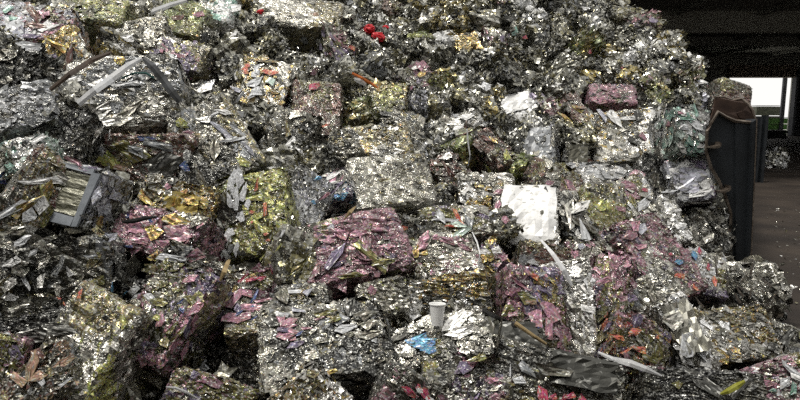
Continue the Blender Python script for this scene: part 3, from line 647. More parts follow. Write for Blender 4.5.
 (548, 184, 54, 36, 22, 28, 0, 'brown', 'brown-rose bale above the glaring white one', dict(auto=4, sheets=[(.5, -.2, 18, 'rose', .7), (.0, .3, 18, 'dim', .7)])),
 (488, 156, 26, 52, -38, 26, 24, 'brown', 'narrow brown bale with an olive lower end', dict(auto=2, sheets=[(.1, -.6, 15, 'lime', .6), (-.3, .5, 18, 'brown', .4), (.2, .2, 16, 'gold', .5)])),
 (448, 176, 30, 44, -34, 24, 10, 'brown', 'small brown-edged bale beside the speckled silver-grey one', dict(auto=2, sheets=[(-.2, 0, 22, 'brown', .3), (.3, .6, 14, 'bright', .7)])),
 (484, 196, 56, 40, 4, 32, 0, 'silver_gold', 'gold-flecked bale above the flat orange and grey scraps', dict(auto=4)),
 (572, 118, 22, 42, -36, 28, 20, 'brown', 'slim brown and gold bale beside the pink speckled one', dict(auto=2, sheets=[(0, 0, 16, 'gold', .6)])),
 (729, 98, 30, 30, 8, 10, 0, 'brown', 'dull brown mottled bale behind the rusty plate', dict(auto=1, dep=7.6, fl=.037)),
 (404, 134, 40, 40, 6, 32, 0, 'silver_dark', 'grey bale with soft sheen beside the lime-olive speckled one', dict(auto=3)),
 (584, 262, 40, 40, 0, 24, 0, 'pink_silver', 'small grey and pink bale wedged below the slanting strips', dict(auto=4)),
 (650, 300, 44, 50, -30, 24, 0, 'silver', 'silver bale of long dull strips below the fine-shred one', dict(auto=5, sheets=[(0, .2, 34, 'steel', .3), (-.3, -.3, 34, 'dim', .3)])),
 (386, 300, 44, 34, -12, 26, 0, 'silver_olive', 'small olive-silver bale tucked behind the pink-cornered one', dict(auto=3)),
 (250, 290, 50, 36, -10, 20, 0, 'pink_silver', 'dim bale with red and yellow scraps under the hanging white shreds', dict(auto=2, sheets=[(.3, .3, 15, 'red', .6), (.0, .5, 13, 'red', .5), (-.3, 0, 12, 'gold', .6)])),
 (366, 378, 60, 36, 10, 14, 0, 'dark', 'bale beneath the pink-cornered one, coloured dark for the shade of the gap', dict(auto=3, sink=1.7)),  # dark colour stands for the black gap here
 (244, 366, 60, 50, 0, 10, 0, 'dark', 'bale coloured black for the shade deep between the leaning front bales', dict(auto=2, sink=2.4)),  # sunk and coloured black so the gap reads as deep shade
 (140, 300, 46, 40, 10, 14, 0, 'dark', 'bale behind the olive-flecked silver one, coloured black for the shadow there', dict(auto=2, sink=1.2, sheets=[(.3, .3, 20, 'paper', .5), (.6, .0, 14, 'silver', .6), (-.4, .3, 12, 'sky', .3)])),  # black colour stands for shadow between the bales
]
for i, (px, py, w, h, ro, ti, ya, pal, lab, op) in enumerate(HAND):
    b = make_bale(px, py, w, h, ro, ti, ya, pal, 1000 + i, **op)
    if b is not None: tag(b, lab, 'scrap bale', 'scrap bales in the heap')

# ------------------------------------------------------------------ the many small bales of the slope
FILL = [('silver', .25, 'small crumpled silver bale'), ('silver_dark', .22, 'small dull dark-grey bale'), ('speckle', .17, 'small grey-olive speckled bale'),
        ('silver_gold', .12, 'small gold-flecked silver bale'), ('silver_white', .07, 'small whitish silver bale'), ('green', .05, 'small olive-green bale'),
        ('pink_silver', .05, 'small pink-tinged grey bale'), ('brown', .04, 'small brownish bale'), ('grey', .03, 'small slate-coloured bale')]
LANDMARK = [(467, 47, 'the small all-gold bale'), (373, 33, 'the two red lumps'), (300, 26, 'the broad dark grey peaked bale'), (218, 20, 'the cream and teal bale'), (417, 84, 'the diamond-tilted pinkish bale'),
            (516, 109, 'the glaring white face on the middle slope'), (606, 103, 'the pink speckled bale'), (684, 133, 'the pale green-streaked bale'), (264, 88, 'the bale with white and orange paper pieces'), (318, 116, 'the rust-brown speckled bale'),
            (386, 106, 'the lime-olive speckled bale'), (462, 126, 'the long white-silver bale'), (540, 152, 'the smooth grey bale with a dark flank'), (663, 41, 'the single bright white scrap near the rim'), (100, 24, 'the olive-green foil bale'),
            (36, 36, 'the bale of paper-like scraps'), (184, 28, 'the long whitish strip'), (618, 142, 'the large glittering silver and gold bale'), (732, 98, 'the rusty plate'), (345, 258, 'the wide pink and purple bale'), (526, 220, 'the glaring white-silver bale'),
            (262, 216, 'the lime and orange printed bale'), (178, 212, 'the gold foil bale'), (590, 50, 'the tiny orange-red scrap high up'), (525, 37, 'the small red and teal scraps'), (650, 182, 'the lavender printed bale'), (140, 166, 'the shaded olive-brown bale')]
frng = np.random.default_rng(77)
cand = []
HB = list(PLACED)
def edge_x(py):            # right rim of the heap in the photo
    return np.interp(py, [0, 20, 50, 84, 100, 130, 260, 300, 400], [612, 635, 674, 704, 712, 668, 668, 700, 790])
acc = []
for _ in range(60000):
    if len(acc) >= 205: break
    px, py = frng.uniform(-20, 725), frng.uniform(-14, 300)
    if px > edge_x(py): continue
    dep = surf(px, py)
    if dep is None or dep > 14.5: continue
    s = frng.uniform(0.25, 0.40) * F / dep
    if any((px - a) ** 2 + (py - b) ** 2 < (0.78 * r + 0.36 * s) ** 2 for a, b, r in HB): continue
    if any((px - a) ** 2 + ((py - b) * 1.15) ** 2 < (0.38 * (r + s)) ** 2 for a, b, r in acc): continue
    acc.append((px, py, s))
pw = np.array([f[1] for f in FILL]); pw /= pw.sum()
for i, (px, py, s) in enumerate(acc):
    k = frng.choice(len(FILL), p=pw)
    zone = 'high on the slope' if py < 75 else ('on the middle slope' if py < 165 else 'wedged low between larger bales')
    ratio = frng.uniform(0.75, 1.3)
    b = make_bale(px, py, s * ratio, s / ratio, frng.uniform(-50, 50), frng.uniform(10, 50), frng.uniform(-40, 40), FILL[k][0], 3000 + i,
                  near=False, sink=frng.uniform(0.2, 0.8), tiltf=0.5, rough_out=0.03, auto=2 if s > 36 else 0)
    if b is None: continue
    near_l = sorted(((math.hypot(px - a, py - c), t) for a, c, t in LANDMARK))[0]
    if near_l[0] < 62: zone = ('beside ' if near_l[0] < 34 else 'close to ') + near_l[1]
    tag(b, FILL[k][2] + ' ' + zone, 'scrap bale', FILL[k][2].replace('small ', '') + 's of the slope')
print('fillers', len(acc))

# ------------------------------------------------------------------ heap core beneath the bales
gx = np.arange(-9, 9.01, 0.10); gy = np.arange(0.4, 17.01, 0.10)
X, Y = np.meshgrid(gx, gy, indexing='ij')
Z = H(X, Y)
rng = np.random.default_rng(5)
Zc = np.where(Z > 0.03, Z - 0.34 - 0.05 * rng.random(Z.shape), -0.04)
Zc = np.maximum(Zc, -0.04)
V = np.stack([X.ravel() + rng.normal(size=X.size) * 0.02, Y.ravel() + rng.normal(size=X.size) * 0.02, Zc.ravel()], 1)
ny = len(gy)
i, j = np.meshgrid(np.arange(len(gx) - 1), np.arange(ny - 1), indexing='ij'); i = i.ravel(); j = j.ravel()
a, b, c, d = i * ny + j, (i + 1) * ny + j, (i + 1) * ny + j + 1, i * ny + j + 1
T = np.concatenate([np.stack([a, b, c], 1), np.stack([a, c, d], 1)])
T = T[Zc.ravel()[T].max(1) > -0.03]
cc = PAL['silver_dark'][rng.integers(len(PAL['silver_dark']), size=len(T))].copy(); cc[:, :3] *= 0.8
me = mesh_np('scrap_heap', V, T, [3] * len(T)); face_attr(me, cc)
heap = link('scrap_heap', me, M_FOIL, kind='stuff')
tag(heap, 'loose crushed metal scrap filling the gaps under the piled bales', 'scrap heap')
# loose flakes over the heap, dense enough to fill the gaps between bales
N = 26000
xs = rng.uniform(-6, 6.5, N * 3); ys = 1.6 + 11.5 * rng.random(N * 3) ** 1.3
hz = H(xs, ys); ok = (hz > 0.03); xs, ys, hz = xs[ok][:N], ys[ok][:N], hz[ok][:N]
e = 0.05
nr = np.stack([-(H(xs + e, ys) - H(xs - e, ys)) / (2 * e), -(H(xs, ys + e) - H(xs, ys - e)) / (2 * e), np.ones(len(xs))], 1)
nr /= np.linalg.norm(nr, axis=1)[:, None]
pos = np.stack([xs, ys, hz - rng.uniform(0.16, 0.36, len(xs))], 1)
V, T = flakes(pos, nr, np.exp(rng.normal(np.log(0.055), 0.4, len(xs))), rng, 0.6)
mixpal = np.concatenate([PAL['silver'], PAL['silver_dark'], PAL['silver_gold'], PAL['multi']])
cc = mixpal[rng.integers(len(mixpal), size=len(xs))]
me = mesh_np('loose_foil_flakes', V, T, [3] * len(T)); face_attr(me, np.repeat(cc, 8, axis=0))
lf = link('loose_foil_flakes', me, M_FOIL, heap, kind='stuff')
# ------------------------------------------------------------------ torn steel panel that holds the heap on the right
PY = 5.9
pt = tag(bpy.data.objects.new('steel_panel', None), 'dark painted steel panel with torn wavy edge, standing against the heap', 'steel panel')
pt.location = (*pix_y(735, 270, PY)[:2], 0); COL.objects.link(pt)
O = np.array(pt.location)
def pp(px, py, y): return pix_y(px, py, y) - O
def plate(name, poly, y, th, mat, parent):
    mb = MB(); mb.prism([pp(a, b, y) for a, b in poly], (0, th, 0)); return mb.build(name, mat, parent)
floor_py = 115 + 1.7 * F / PY
torn = [(712, 122), (707, 131), (706, 150), (711, 168), (719, 181), (726, 198), (731, 214), (730, 228), (725, 241), (717, 251), (702, 259), (688, 258), (679, 250)]
plate('torn_plate', [(718, 112), (726, 117), (735, 121), (735, 287), (670, 287), (668, 245)] + torn[::-1], PY, 0.03, M_STEEL, pt)
plate('flat_plate', [(735.6, 121), (753, 123), (747, 287), (735.6, 287)], PY - 0.015, 0.03, M_STEEL, pt)
mb = MB()
mb.tube([pp(a, b, PY - 0.012) for a, b in torn], 0.016, 6); mb.build('torn_rim', M_EDGE, pt)
mb = MB(); mb.tube([pp(a, b, PY - 0.01) for a, b in [(712, 122), (718, 112), (726, 117), (735, 121), (745, 122), (754, 123)]], [0.012, 0.02, 0.016, 0.02, 0.018, 0.02], 6); mb.build('top_lip', M_EDGE, pt)
mb = MB(); a, b = pp(753, 123, PY), pp(757.5, 120, PY); lo = pp(748.5, 274, PY)
mb.prism([pp(752.6, 122, PY - 0.06), pp(757, 119, PY - 0.06), pp(749.6, 288, PY - 0.06), pp(746.6, 288, PY - 0.06)], (0, 0.22, 0)); mb.build('edge_flange', M_STEEL, pt)
mb = MB(); mb.tube([pp(757, 119, PY - 0.065), pp(754, 195, PY - 0.065), pp(750, 286, PY - 0.065)], 0.006, 5); mb.build('flange_edge', M_EDGE, pt)
mb = MB(); mb.tube([pp(735.4, 121, PY - 0.004), pp(735.4, 274, PY - 0.004)], 0.010, 5); mb.build('seam', M_STEEL, pt)
for hx, hy, fl_ in ((716, 146, 0), (726, 190, -12)):
    mb = MB(); ca, sa = math.cos(math.radians(fl_)), math.sin(math.radians(fl_))
    prof = [(-6, 2), (-2, 2.5), (3, 2), (5.5, 0), (5.5, -3), (4, -4), (3.6, -1), (1, 0), (-3, 0.5), (-6, 0)]
    poly = [(hx + ca * u + sa * -v, hy + -sa * u * -1 * 0 + sa * u + ca * v) for u, v in prof]
    mb.prism([pp(u, v, PY - 0.09) for u, v in poly], (0, 0.09, 0)); mb.build('hook', M_EDGE, pt)
    mb = MB(); q = pp(hx - 1, hy - 2.2, PY - 0.004); mb.box(q[0] - 0.05, q[0] + 0.05, q[1], q[1] + 0.012, q[2] - 0.014, q[2] + 0.014); mb.build('slot', M_BLACK, pt)
mb = MB(); mb.prism([(3.44, PY + 0.05, 0), (3.50, PY + 0.05, 0), (5.75, 10.3, 0), (5.69, 10.3, 0)], (0, 0, 1.45)); o = mb.build('side_wall', M_STEEL, None); o.parent = pt; o.matrix_parent_inverse = Matrix.Translation(-Vector(pt.location))
# bent rusty plate behind the top of the panel
rp = tag(bpy.data.objects.new('rusty_plate', None), 'bent brown rusty plate sticking up behind the top of the steel panel', 'metal plate')
rp.location = pt.location; COL.objects.link(rp)
mb = MB()
front = [(715, 97), (723, 97), (733, 100), (742, 99), (748, 104), (753, 110), (756, 123), (757, 150), (712, 150), (711, 118), (714, 108)]
mb.prism([pp(a, b, 6.06 + 0.10 * math.sin((a - 712) / 12)) for a, b in front], (0, 0.02, 0)); mb.build('sheet', M_RUST, rp)
mb = MB(); mb.tube([pp(a, b, 6.06 + 0.10 * math.sin((a - 712) / 12)) for a, b in front[:7]], 0.012, 5); mb.build('curled_edge', M_EDGE, rp)
mb = MB(); mb.prism([pp(a, b, 6.02) for a, b in [(737, 113), (745, 110), (756, 116), (757, 122), (748, 120), (740, 118)]], (0, 0.02, 0)); mb.build('folded_flap', M_RUST, rp)
# second panel farther back
p2 = tag(bpy.data.objects.new('far_steel_panel', None), 'narrow dark steel panel standing on the floor farther back', 'steel panel')
q = pix_y(760, 182, 15.2); p2.location = (q[0], 15.2, 0); COL.objects.link(p2)
a, b = pix_y(748, 117, 15.2)[0] - q[0], pix_y(767, 117, 15.2)[0] - q[0]; zt2 = pix_y(760, 117, 15.2)[2]
mb = MB(); mb.box(a, b - 0.06, 0, 0.06, 0, zt2); mb.build('plate', M_STEEL, p2)
mb = MB(); mb.box(b - 0.07, b, -0.08, 0.12, 0, zt2 + 0.04); mb.build('edge_post', M_STEEL, p2)
mb = MB(); mb.box((a + b) / 2 + 0.05, (a + b) / 2 + 0.1, -0.05, 0.0, 0, zt2); mb.build('rib', M_STEEL, p2)

# ------------------------------------------------------------------ ray casting onto the finished heap, for the scraps that lie on it
bpy.context.view_layer.update()
DG = bpy.context.evaluated_depsgraph_get()
def ray(px, py): 
    r = FWD + RIGHT * (px - 400) / F + UP * (200 - py) / F
    return r
def hit(px, py):
    r = ray(px, py); n = np.linalg.norm(r)
    ok, loc, nrm, idx, ob, mat = scene.ray_cast(DG, Vector(CAM), Vector(r / n))
    if not ok: return None, None
    d = (np.array(loc) - CAM) @ FWD
    while ob.parent: ob = ob.parent
    return d, ob
prng = np.random.default_rng(99)
def patch(px, py, w, h, ang, col, lift=0.012, name='metal_sheet', which=None):
    """one flat scrap of sheet pressed onto the bale that shows at this pixel"""
    ds = [hit(px + dx, py + dy) for dx, dy in ((0, 0), (-w / 4, 0), (w / 4, 0), (0, -h / 4), (0, h / 4))]
    root = ds[0][1]
    if root is None or not root.name.startswith('scrap_bale'): return
    dd = [d for d, o in ds if o is root]
    d = float(np.median(dd)) - lift
    p = pix(px, py, d)
    r = ray(px, py); r /= np.linalg.norm(r)
    hf = HALF[root.name]; mw = root.matrix_world; lp = np.array(mw.inverted() @ Vector(pix(px, py, min(dd)))) / hf
    ax = int(np.abs(lp).argmax()); nl = [0, 0, 0]; nl[ax] = math.copysign(1, lp[ax])
    n = np.array(mw.to_3x3() @ Vector(nl)); n = n + prng.normal(size=3) * 0.05 - 0.15 * r; n /= np.linalg.norm(n)
    a = math.radians(ang); u = RIGHT * math.cos(a) - UP * math.sin(a); u = u - (u @ n) * n; u /= np.linalg.norm(u); v = np.cross(n, u)
    s = d / F * 1.12
    M = Matrix(((u[0] * w * s, v[0] * h * s, n[0] * w * s * .8, p[0]), (u[1] * w * s, v[1] * h * s, n[1] * w * s * .8, p[1]), (u[2] * w * s, v[2] * h * s, n[2] * w * s * .8, p[2]), (0, 0, 0, 1)))
    o = bpy.data.objects.new(name, SHEETS[prng.integers(len(SHEETS)) if which is None else which]); COL.objects.link(o)
    o.parent = root; o.matrix_parent_inverse = root.matrix_world.inverted(); o.matrix_basis = M
    c = CL[col].copy(); c[:3] *= prng.uniform(0.9, 1.1); o.color = tuple(float(x) for x in c)
    return o
def ribbon(pts, widths, mat, name, lift=0.03, label=None, cat=None, parent=None, th=0.006, deps=None):
    """a strip laid over the heap through these pixels"""
    C3 = []
    for k, (a, b) in enumerate(pts):
        d, _ = hit(a, b)
        C3.append((a, b, (deps[k] if deps else (d or 5.0) - lift)))
    if not deps:
        dd = [c[2] for c in C3]; dd = [min(dd[max(0, i - 1):i + 2]) for i in range(len(dd))]
        C3 = [(a, b, d) for (a, b, _), d in zip(C3, dd)]
    V = []; Fc = []
    for k, (a, b, d) in enumerate(C3):
        a0, b0, _ = C3[max(k - 1, 0)]; a1, b1, _ = C3[min(k + 1, len(C3) - 1)]
        t = np.array([a1 - a0, b1 - b0], float); t /= np.linalg.norm(t) + 1e-6; nn = np.array([-t[1], t[0]]) * widths[k] / 2
        for s_, dz in ((1, 0), (0, -0.12 * widths[k] * d / F), (-1, 0)):
            V.append(pix(a + nn[0] * s_, b + nn[1] * s_, d + dz))
        for s_ in (-1, 0, 1):
            V.append(pix(a + nn[0] * s_, b + nn[1] * s_, d + th))
    for k in range(len(C3) - 1):
        q, r_ = 6 * k, 6 * k + 6
        for i in range(6): Fc.append((q + i, q + (i + 1) % 6, r_ + (i + 1) % 6, r_ + i))
    Fc += [(5, 4, 3, 2, 1, 0), tuple(6 * (len(C3) - 1) + i for i in range(6))]
    o0 = V[0].copy(); me = bpy.data.meshes.new(name); me.from_pydata([tuple(v - o0) for v in V], [], Fc); me.update()
    o = link(name, me, mat); o.location = o0
    if parent is not None:
        o.parent = parent; o.matrix_parent_inverse = parent.matrix_world.inverted()
    if label: tag(o, label, cat)
    return o

def face_cover(start, u0, u1, v0, v1, col, wrinkle, seed, off=0.024, n=9):
    """one large wrinkled sheet pressed flat over the big face of a bale"""
    root = [o for o in scene.objects if o.get('label', '').startswith(start)][0]
    hf = HALF[root.name]; rg = np.random.default_rng(seed)
    U, Vg = np.meshgrid(np.linspace(u0, u1, n), np.linspace(v0, v1, n), indexing='ij')
    ed = np.maximum(np.abs(U), np.abs(Vg)).ravel()
    jx = rg.normal(size=(n * n, 2)) * 0.02
    q = np.stack([(U.ravel() + jx[:, 0]) * hf[0], np.full(n * n, -hf[1] - off) + rg.normal(size=n * n) * wrinkle + 0.03 * np.clip(ed - 0.88, 0, 1) / 0.12, (Vg.ravel() + jx[:, 1]) * hf[2]], 1)
    back = q + np.array([0, 0.006, 0])
    i_, j_ = np.meshgrid(np.arange(n - 1), np.arange(n - 1), indexing='ij'); i_, j_ = i_.ravel(), j_.ravel()
    a_, b_, c_, d_ = i_ * n + j_, (i_ + 1) * n + j_, (i_ + 1) * n + j_ + 1, i_ * n + j_ + 1
    T = np.concatenate([np.stack([a_, b_, c_], 1), np.stack([a_, c_, d_], 1)])
    T = np.concatenate([T, T[:, ::-1] + n * n])
    me = mesh_np('cover_sheet', np.concatenate([q, back]), T, [3] * len(T)); me.materials.append(M_COVER)
    o = link('cover_sheet', me, None, root); o.color = tuple(float(x) for x in CL[col])
    return o
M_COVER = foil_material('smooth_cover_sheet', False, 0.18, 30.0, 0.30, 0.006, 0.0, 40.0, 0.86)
face_cover('glaring white-silver', -.72, .95, -.95, .97, 'white', 0.004, 21)  # white sheet stands in for the glare on this metal face
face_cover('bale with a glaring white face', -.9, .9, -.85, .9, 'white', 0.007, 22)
face_cover('small bale faced with a flat dark', -.8, .8, -.85, .85, 'dim', 0.003, 23)
face_cover('smooth dark grey bale', -.35, .9, .0, .95, 'dark', 0.004, 24)
face_cover('smooth dark bale with red', -.3, .75, -.15, .9, 'dark', 0.005, 25)
face_cover('smooth grey bale with a dark flank', -.7, .85, -.8, .9, 'grey', 0.005, 26)
face_cover('gold bale with crushed', -.25, .6, -.85, .5, 'gold', 0.010, 27)
face_cover('narrow pale bale wrapped', -.8, .85, -.4, .9, 'silver', 0.012, 28)
bpy.context.view_layer.update(); DG = bpy.context.evaluated_depsgraph_get()

# ------------------------------------------------------------------ coloured scraps told apart in the photo: px, py, w, h, angle, colour
PATCH = [
 # leaning front bales
 (157, 318, 9, 9, 0, 'lime'), (190, 300, 14, 10, 30, 'olive'), (178, 335, 22, 10, -60, 'olive'), (196, 318, 16, 9, -60, 'pink'), (185, 350, 18, 10, -60, 'pink'), (170, 352, 14, 8, -50, 'khaki'), (182, 310, 10, 5, 40, 'blue'), (186, 345, 12, 4, -50, 'blue'),
 (238, 318, 24, 14, -18, 'pink'), (252, 308, 20, 10, -18, 'pink'), (245, 315, 12, 4, -50, 'blue'), (254, 318, 10, 4, -50, 'blue'), (273, 321, 17, 13, 10, 'dark'), (283, 314, 14, 9, 10, 'paper'), (298, 310, 14, 9, 20, 'lav'),
 (287, 327, 16, 10, -20, 'pink'), (290, 337, 18, 11, -10, 'pink'), (300, 333, 9, 4, -50, 'blue'), (293, 344, 11, 4, -50, 'blue'), (306, 328, 10, 6, 0, 'pink'), (334, 318, 20, 11, -25, 'olive'), (347, 328, 22, 13, -20, 'paper'), (366, 315, 26, 12, -25, 'dim'), (319, 318, 10, 6, -20, 'rose'), (372, 334, 24, 14, -18, 'dim'), (330, 372, 18, 6, -20, 'brass'),
 # bottom middle
 (425, 343, 20, 14, -15, 'sky'), (429, 350, 14, 10, -10, 'sky'), (410, 348, 12, 18, 0, 'bright'), (460, 332, 28, 14, -12, 'bright'), (478, 356, 24, 14, -8, 'olive'), (497, 345, 46, 16, -6, 'dim'), (465, 368, 14, 16, 10, 'purple'), (468, 377, 14, 10, 20, 'pink'), (510, 372, 16, 8, 20, 'paper'), (520, 380, 16, 10, 0, 'paper'), (552, 370, 36, 18, 12, 'dim'), (570, 395, 16, 8, -10, 'red'), (553, 396, 12, 8, 0, 'red'), (410, 392, 18, 8, 30, 'red'), (420, 391, 8, 6, 30, 'white'), (495, 397, 14, 10, 0, 'rose'),
 (532, 302, 12, 7, 0, 'tan'), (538, 318, 18, 22, 30, 'pink'), (528, 308, 8, 12, 20, 'purple'), (508, 310, 18, 14, -30, 'olive'), (540, 325, 5, 14, 20, 'blue'), (604, 280, 18, 11, -20, 'pink'), (622, 298, 10, 12, 0, 'rose'),
 (618, 337, 16, 6, 15, 'orange'), (627, 350, 16, 6, -30, 'orange'), (608, 326, 14, 10, 0, 'purple'), (651, 358, 18, 12, 20, 'olive'), (672, 320, 20, 26, -20, 'silver'), (684, 345, 16, 30, -20, 'paper'), (680, 276, 10, 8, 0, 'orange'), (695, 287, 8, 6, 60, 'orange'), (679, 262, 8, 7, 0, 'sky'), (671, 254, 5, 4, 0, 'red'), (688, 297, 5, 4, 0, 'red'), (640, 246, 12, 10, 0, 'pink'), (786, 382, 18, 11, -30, 'paper'), (767, 383, 10, 8, 0, 'pink'), (773, 390, 8, 4, 0, 'teal'), (774, 346, 16, 12, 0, 'dark'),
 # left
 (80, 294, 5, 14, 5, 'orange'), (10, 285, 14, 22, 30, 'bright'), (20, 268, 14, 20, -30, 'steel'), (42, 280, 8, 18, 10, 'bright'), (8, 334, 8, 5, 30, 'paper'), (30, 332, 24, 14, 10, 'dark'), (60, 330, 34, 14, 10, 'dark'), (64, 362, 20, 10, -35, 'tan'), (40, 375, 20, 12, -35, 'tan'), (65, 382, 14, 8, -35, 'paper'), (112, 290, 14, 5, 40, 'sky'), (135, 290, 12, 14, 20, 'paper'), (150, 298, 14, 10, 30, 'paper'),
 (30, 216, 12, 20, 25, 'paper'), (40, 205, 14, 22, 30, 'white'), (48, 190, 10, 24, 25, 'brass'), (56, 165, 14, 12, -30, 'silver'), (46, 218, 8, 26, 25, 'olive'), (116, 195, 14, 22, 25, 'lav'), (110, 236, 12, 16, 0, 'lav'), (88, 172, 20, 6, 25, 'rose'), (100, 222, 14, 14, 40, 'brass'),
 (146, 138, 16, 9, 0, 'blue'), (186, 166, 11, 12, 0, 'blue'), (3, 178, 14, 18, 10, 'blue'), (100, 158, 18, 16, 0, 'lime'), (122, 146, 24, 16, 10, 'olive'), (137, 151, 22, 12, 25, 'grey'), (120, 168, 12, 9, 0, 'tan'), (155, 160, 24, 20, -40, 'dark'), (98, 132, 24, 10, -10, 'bright'), (108, 122, 24, 10, -12, 'bright'), (84, 101, 16, 8, -20, 'white'), (182, 122, 10, 10, 0, 'lime'), (182, 135, 8, 8, 20, 'rose'),
 (176, 222, 28, 20, 15, 'gold'), (132, 204, 16, 14, -20, 'gold'), (190, 200, 20, 12, 10, 'gold'), (156, 256, 18, 14, 0, 'gold'), (140, 240, 20, 12, 10, 'pink'), (165, 244, 22, 12, 30, 'pink'), (196, 255, 22, 16, -20, 'rose'), (128, 246, 12, 4, 5, 'blue'), (168, 186, 8, 9, -40, 'pink'), (205, 240, 14, 10, 0, 'pink'),
 (243, 162, 16, 10, 30, 'lime'), (218, 190, 14, 10, -40, 'olive'), (258, 215, 10, 14, 0, 'lime'), (266, 230, 12, 10, 20, 'lime'), (278, 248, 14, 8, -10, 'lime'), (262, 258, 10, 10, 0, 'lime'), (252, 212, 5, 4, 0, 'orange'), (266, 234, 6, 4, 0, 'orange'), (268, 240, 6, 3, 0, 'orange'), (252, 222, 5, 4, 0, 'orange'), (272, 272, 8, 7, 30, 'red'), (262, 278, 10, 6, -20, 'red'), (253, 276, 8, 7, 0, 'brass'), (282, 233, 12, 10, 0, 'paper'),
 (332, 183, 18, 5, -15, 'white'), (318, 178, 10, 5, -20, 'sky'), (325, 196, 14, 4, -40, 'pink'), (332, 192, 16, 4, -40, 'purple'), (314, 202, 6, 5, 0, 'sky'), (331, 226, 9, 8, -10, 'lav'),
 (360, 233, 18, 10, 0, 'pink'), (330, 240, 12, 8, -20, 'pink'), (364, 262, 22, 7, 5, 'pink'), (338, 264, 26, 7, -20, 'purple'), (352, 275, 34, 8, -8, 'olive'), (300, 266, 24, 10, -40, 'olive'), (372, 290, 8, 11, 10, 'pink'), (384, 262, 22, 8, -15, 'olive'),
 # centre
 (452, 226, 14, 4, 0, 'orange'), (446, 220, 26, 6, 5, 'paper'), (462, 232, 20, 8, -30, 'mint'), (470, 215, 14, 8, 40, 'silver'), (436, 237, 9, 8, 0, 'pink'), (424, 246, 16, 8, -20, 'pink'), (410, 262, 8, 10, 0, 'purple'), (466, 248, 16, 7, 30, 'rose'), (424, 252, 12, 8, 0, 'gold'), (404, 228, 8, 6, 0, 'orange'),
 (497, 250, 12, 10, 0, 'white'), (490, 258, 8, 9, 0, 'gold'), (503, 257, 8, 12, 0, 'pink'), (506, 220, 8, 10, 0, 'pink'), (520, 284, 22, 6, 35, 'pink'), (524, 262, 10, 16, 0, 'grey'), (545, 262, 22, 16, 10, 'brown'), (539, 275, 14, 8, -20, 'paper'), (582, 247, 8, 8, 0, 'lav'),
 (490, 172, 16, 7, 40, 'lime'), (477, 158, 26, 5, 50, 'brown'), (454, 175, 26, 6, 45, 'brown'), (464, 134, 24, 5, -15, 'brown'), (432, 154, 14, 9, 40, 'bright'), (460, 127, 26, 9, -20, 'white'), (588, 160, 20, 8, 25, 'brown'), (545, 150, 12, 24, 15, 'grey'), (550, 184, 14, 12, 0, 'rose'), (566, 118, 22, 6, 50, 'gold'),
 (256, 74, 11, 15, 15, 'paper'), (257, 91, 13, 16, -10, 'paper'), (267, 72, 10, 9, 0, 'orange'), (246, 70, 8, 11, 0, 'orange'), (286, 96, 7, 6, 0, 'red'), (270, 80, 9, 10, 0, 'mint'), (238, 98, 18, 7, 5, 'paper'), (234, 34, 9, 9, 0, 'white'), (315, 14, 9, 6, 0, 'tan'), (342, 37, 8, 7, 0, 'rose'), (352, 48, 7, 7, 0, 'orange'), (304, 40, 8, 12, 0, 'grey'), (314, 72, 12, 7, -40, 'rose'), (380, 73, 14, 11, 0, 'grey'), (285, 106, 8, 9, 0, 'rose'),
 (128, 38, 12, 10, -10, 'white'), (28, 46, 24, 12, 10, 'paper'), (40, 26, 20, 10, 0, 'brown'), (12, 18, 8, 10, 0, 'teal'), (26, 12, 6, 6, 0, 'white'), (52, 55, 14, 7, -10, 'purple'), (120, 60, 12, 12, 30, 'gold'), (178, 55, 16, 8, 10, 'pink'), (216, 17, 13, 11, 0, 'teal'), (233, 8, 15, 12, 0, 'white'), (205, 118, 18, 12, 10, 'bright'), (240, 133, 26, 5, 40, 'paper'), (250, 150, 24, 5, 45, 'lav'), (298, 150, 10, 12, 30, 'white'),
 (467, 48, 12, 10, 20, 'gold'), (424, 86, 10, 7, -30, 'rose'), (411, 88, 8, 6, -30, 'pink'), (486, 86, 9, 12, 0, 'paper'), (525, 37, 7, 5, 0, 'red'), (515, 31, 6, 12, 30, 'teal'), (590, 51, 4, 7, 0, 'red'), (532, 96, 9, 9, 30, 'purple'), (600, 100, 14, 10, 0, 'pink'), (616, 95, 12, 8, 0, 'rose'), (663, 41, 11, 8, -10, 'white'), (585, 8, 8, 8, 0, 'white'), (530, 8, 8, 7, 0, 'white'), (626, 118, 28, 6, 0, 'white'), (622, 68, 6, 6, 0, 'red'), (700, 82, 14, 7, 30, 'white'),
 (686, 118, 16, 8, 10, 'teal'), (672, 130, 8, 7, 0, 'teal'), (684, 127, 12, 8, 0, 'paper'), (668, 124, 7, 6, 0, 'pink'), (690, 184, 24, 22, 0, 'lav'), (675, 170, 10, 14, 0, 'white'), (701, 166, 10, 8, 0, 'purple'), (697, 203, 22, 6, -5, 'white'), (656, 180, 14, 18, 20, 'dim'), (645, 190, 6, 6, 0, 'red'), (620, 208, 14, 10, 20, 'rose'), (600, 205, 12, 16, 0, 'lime'), (640, 228, 12, 18, -20, 'lav'),
]
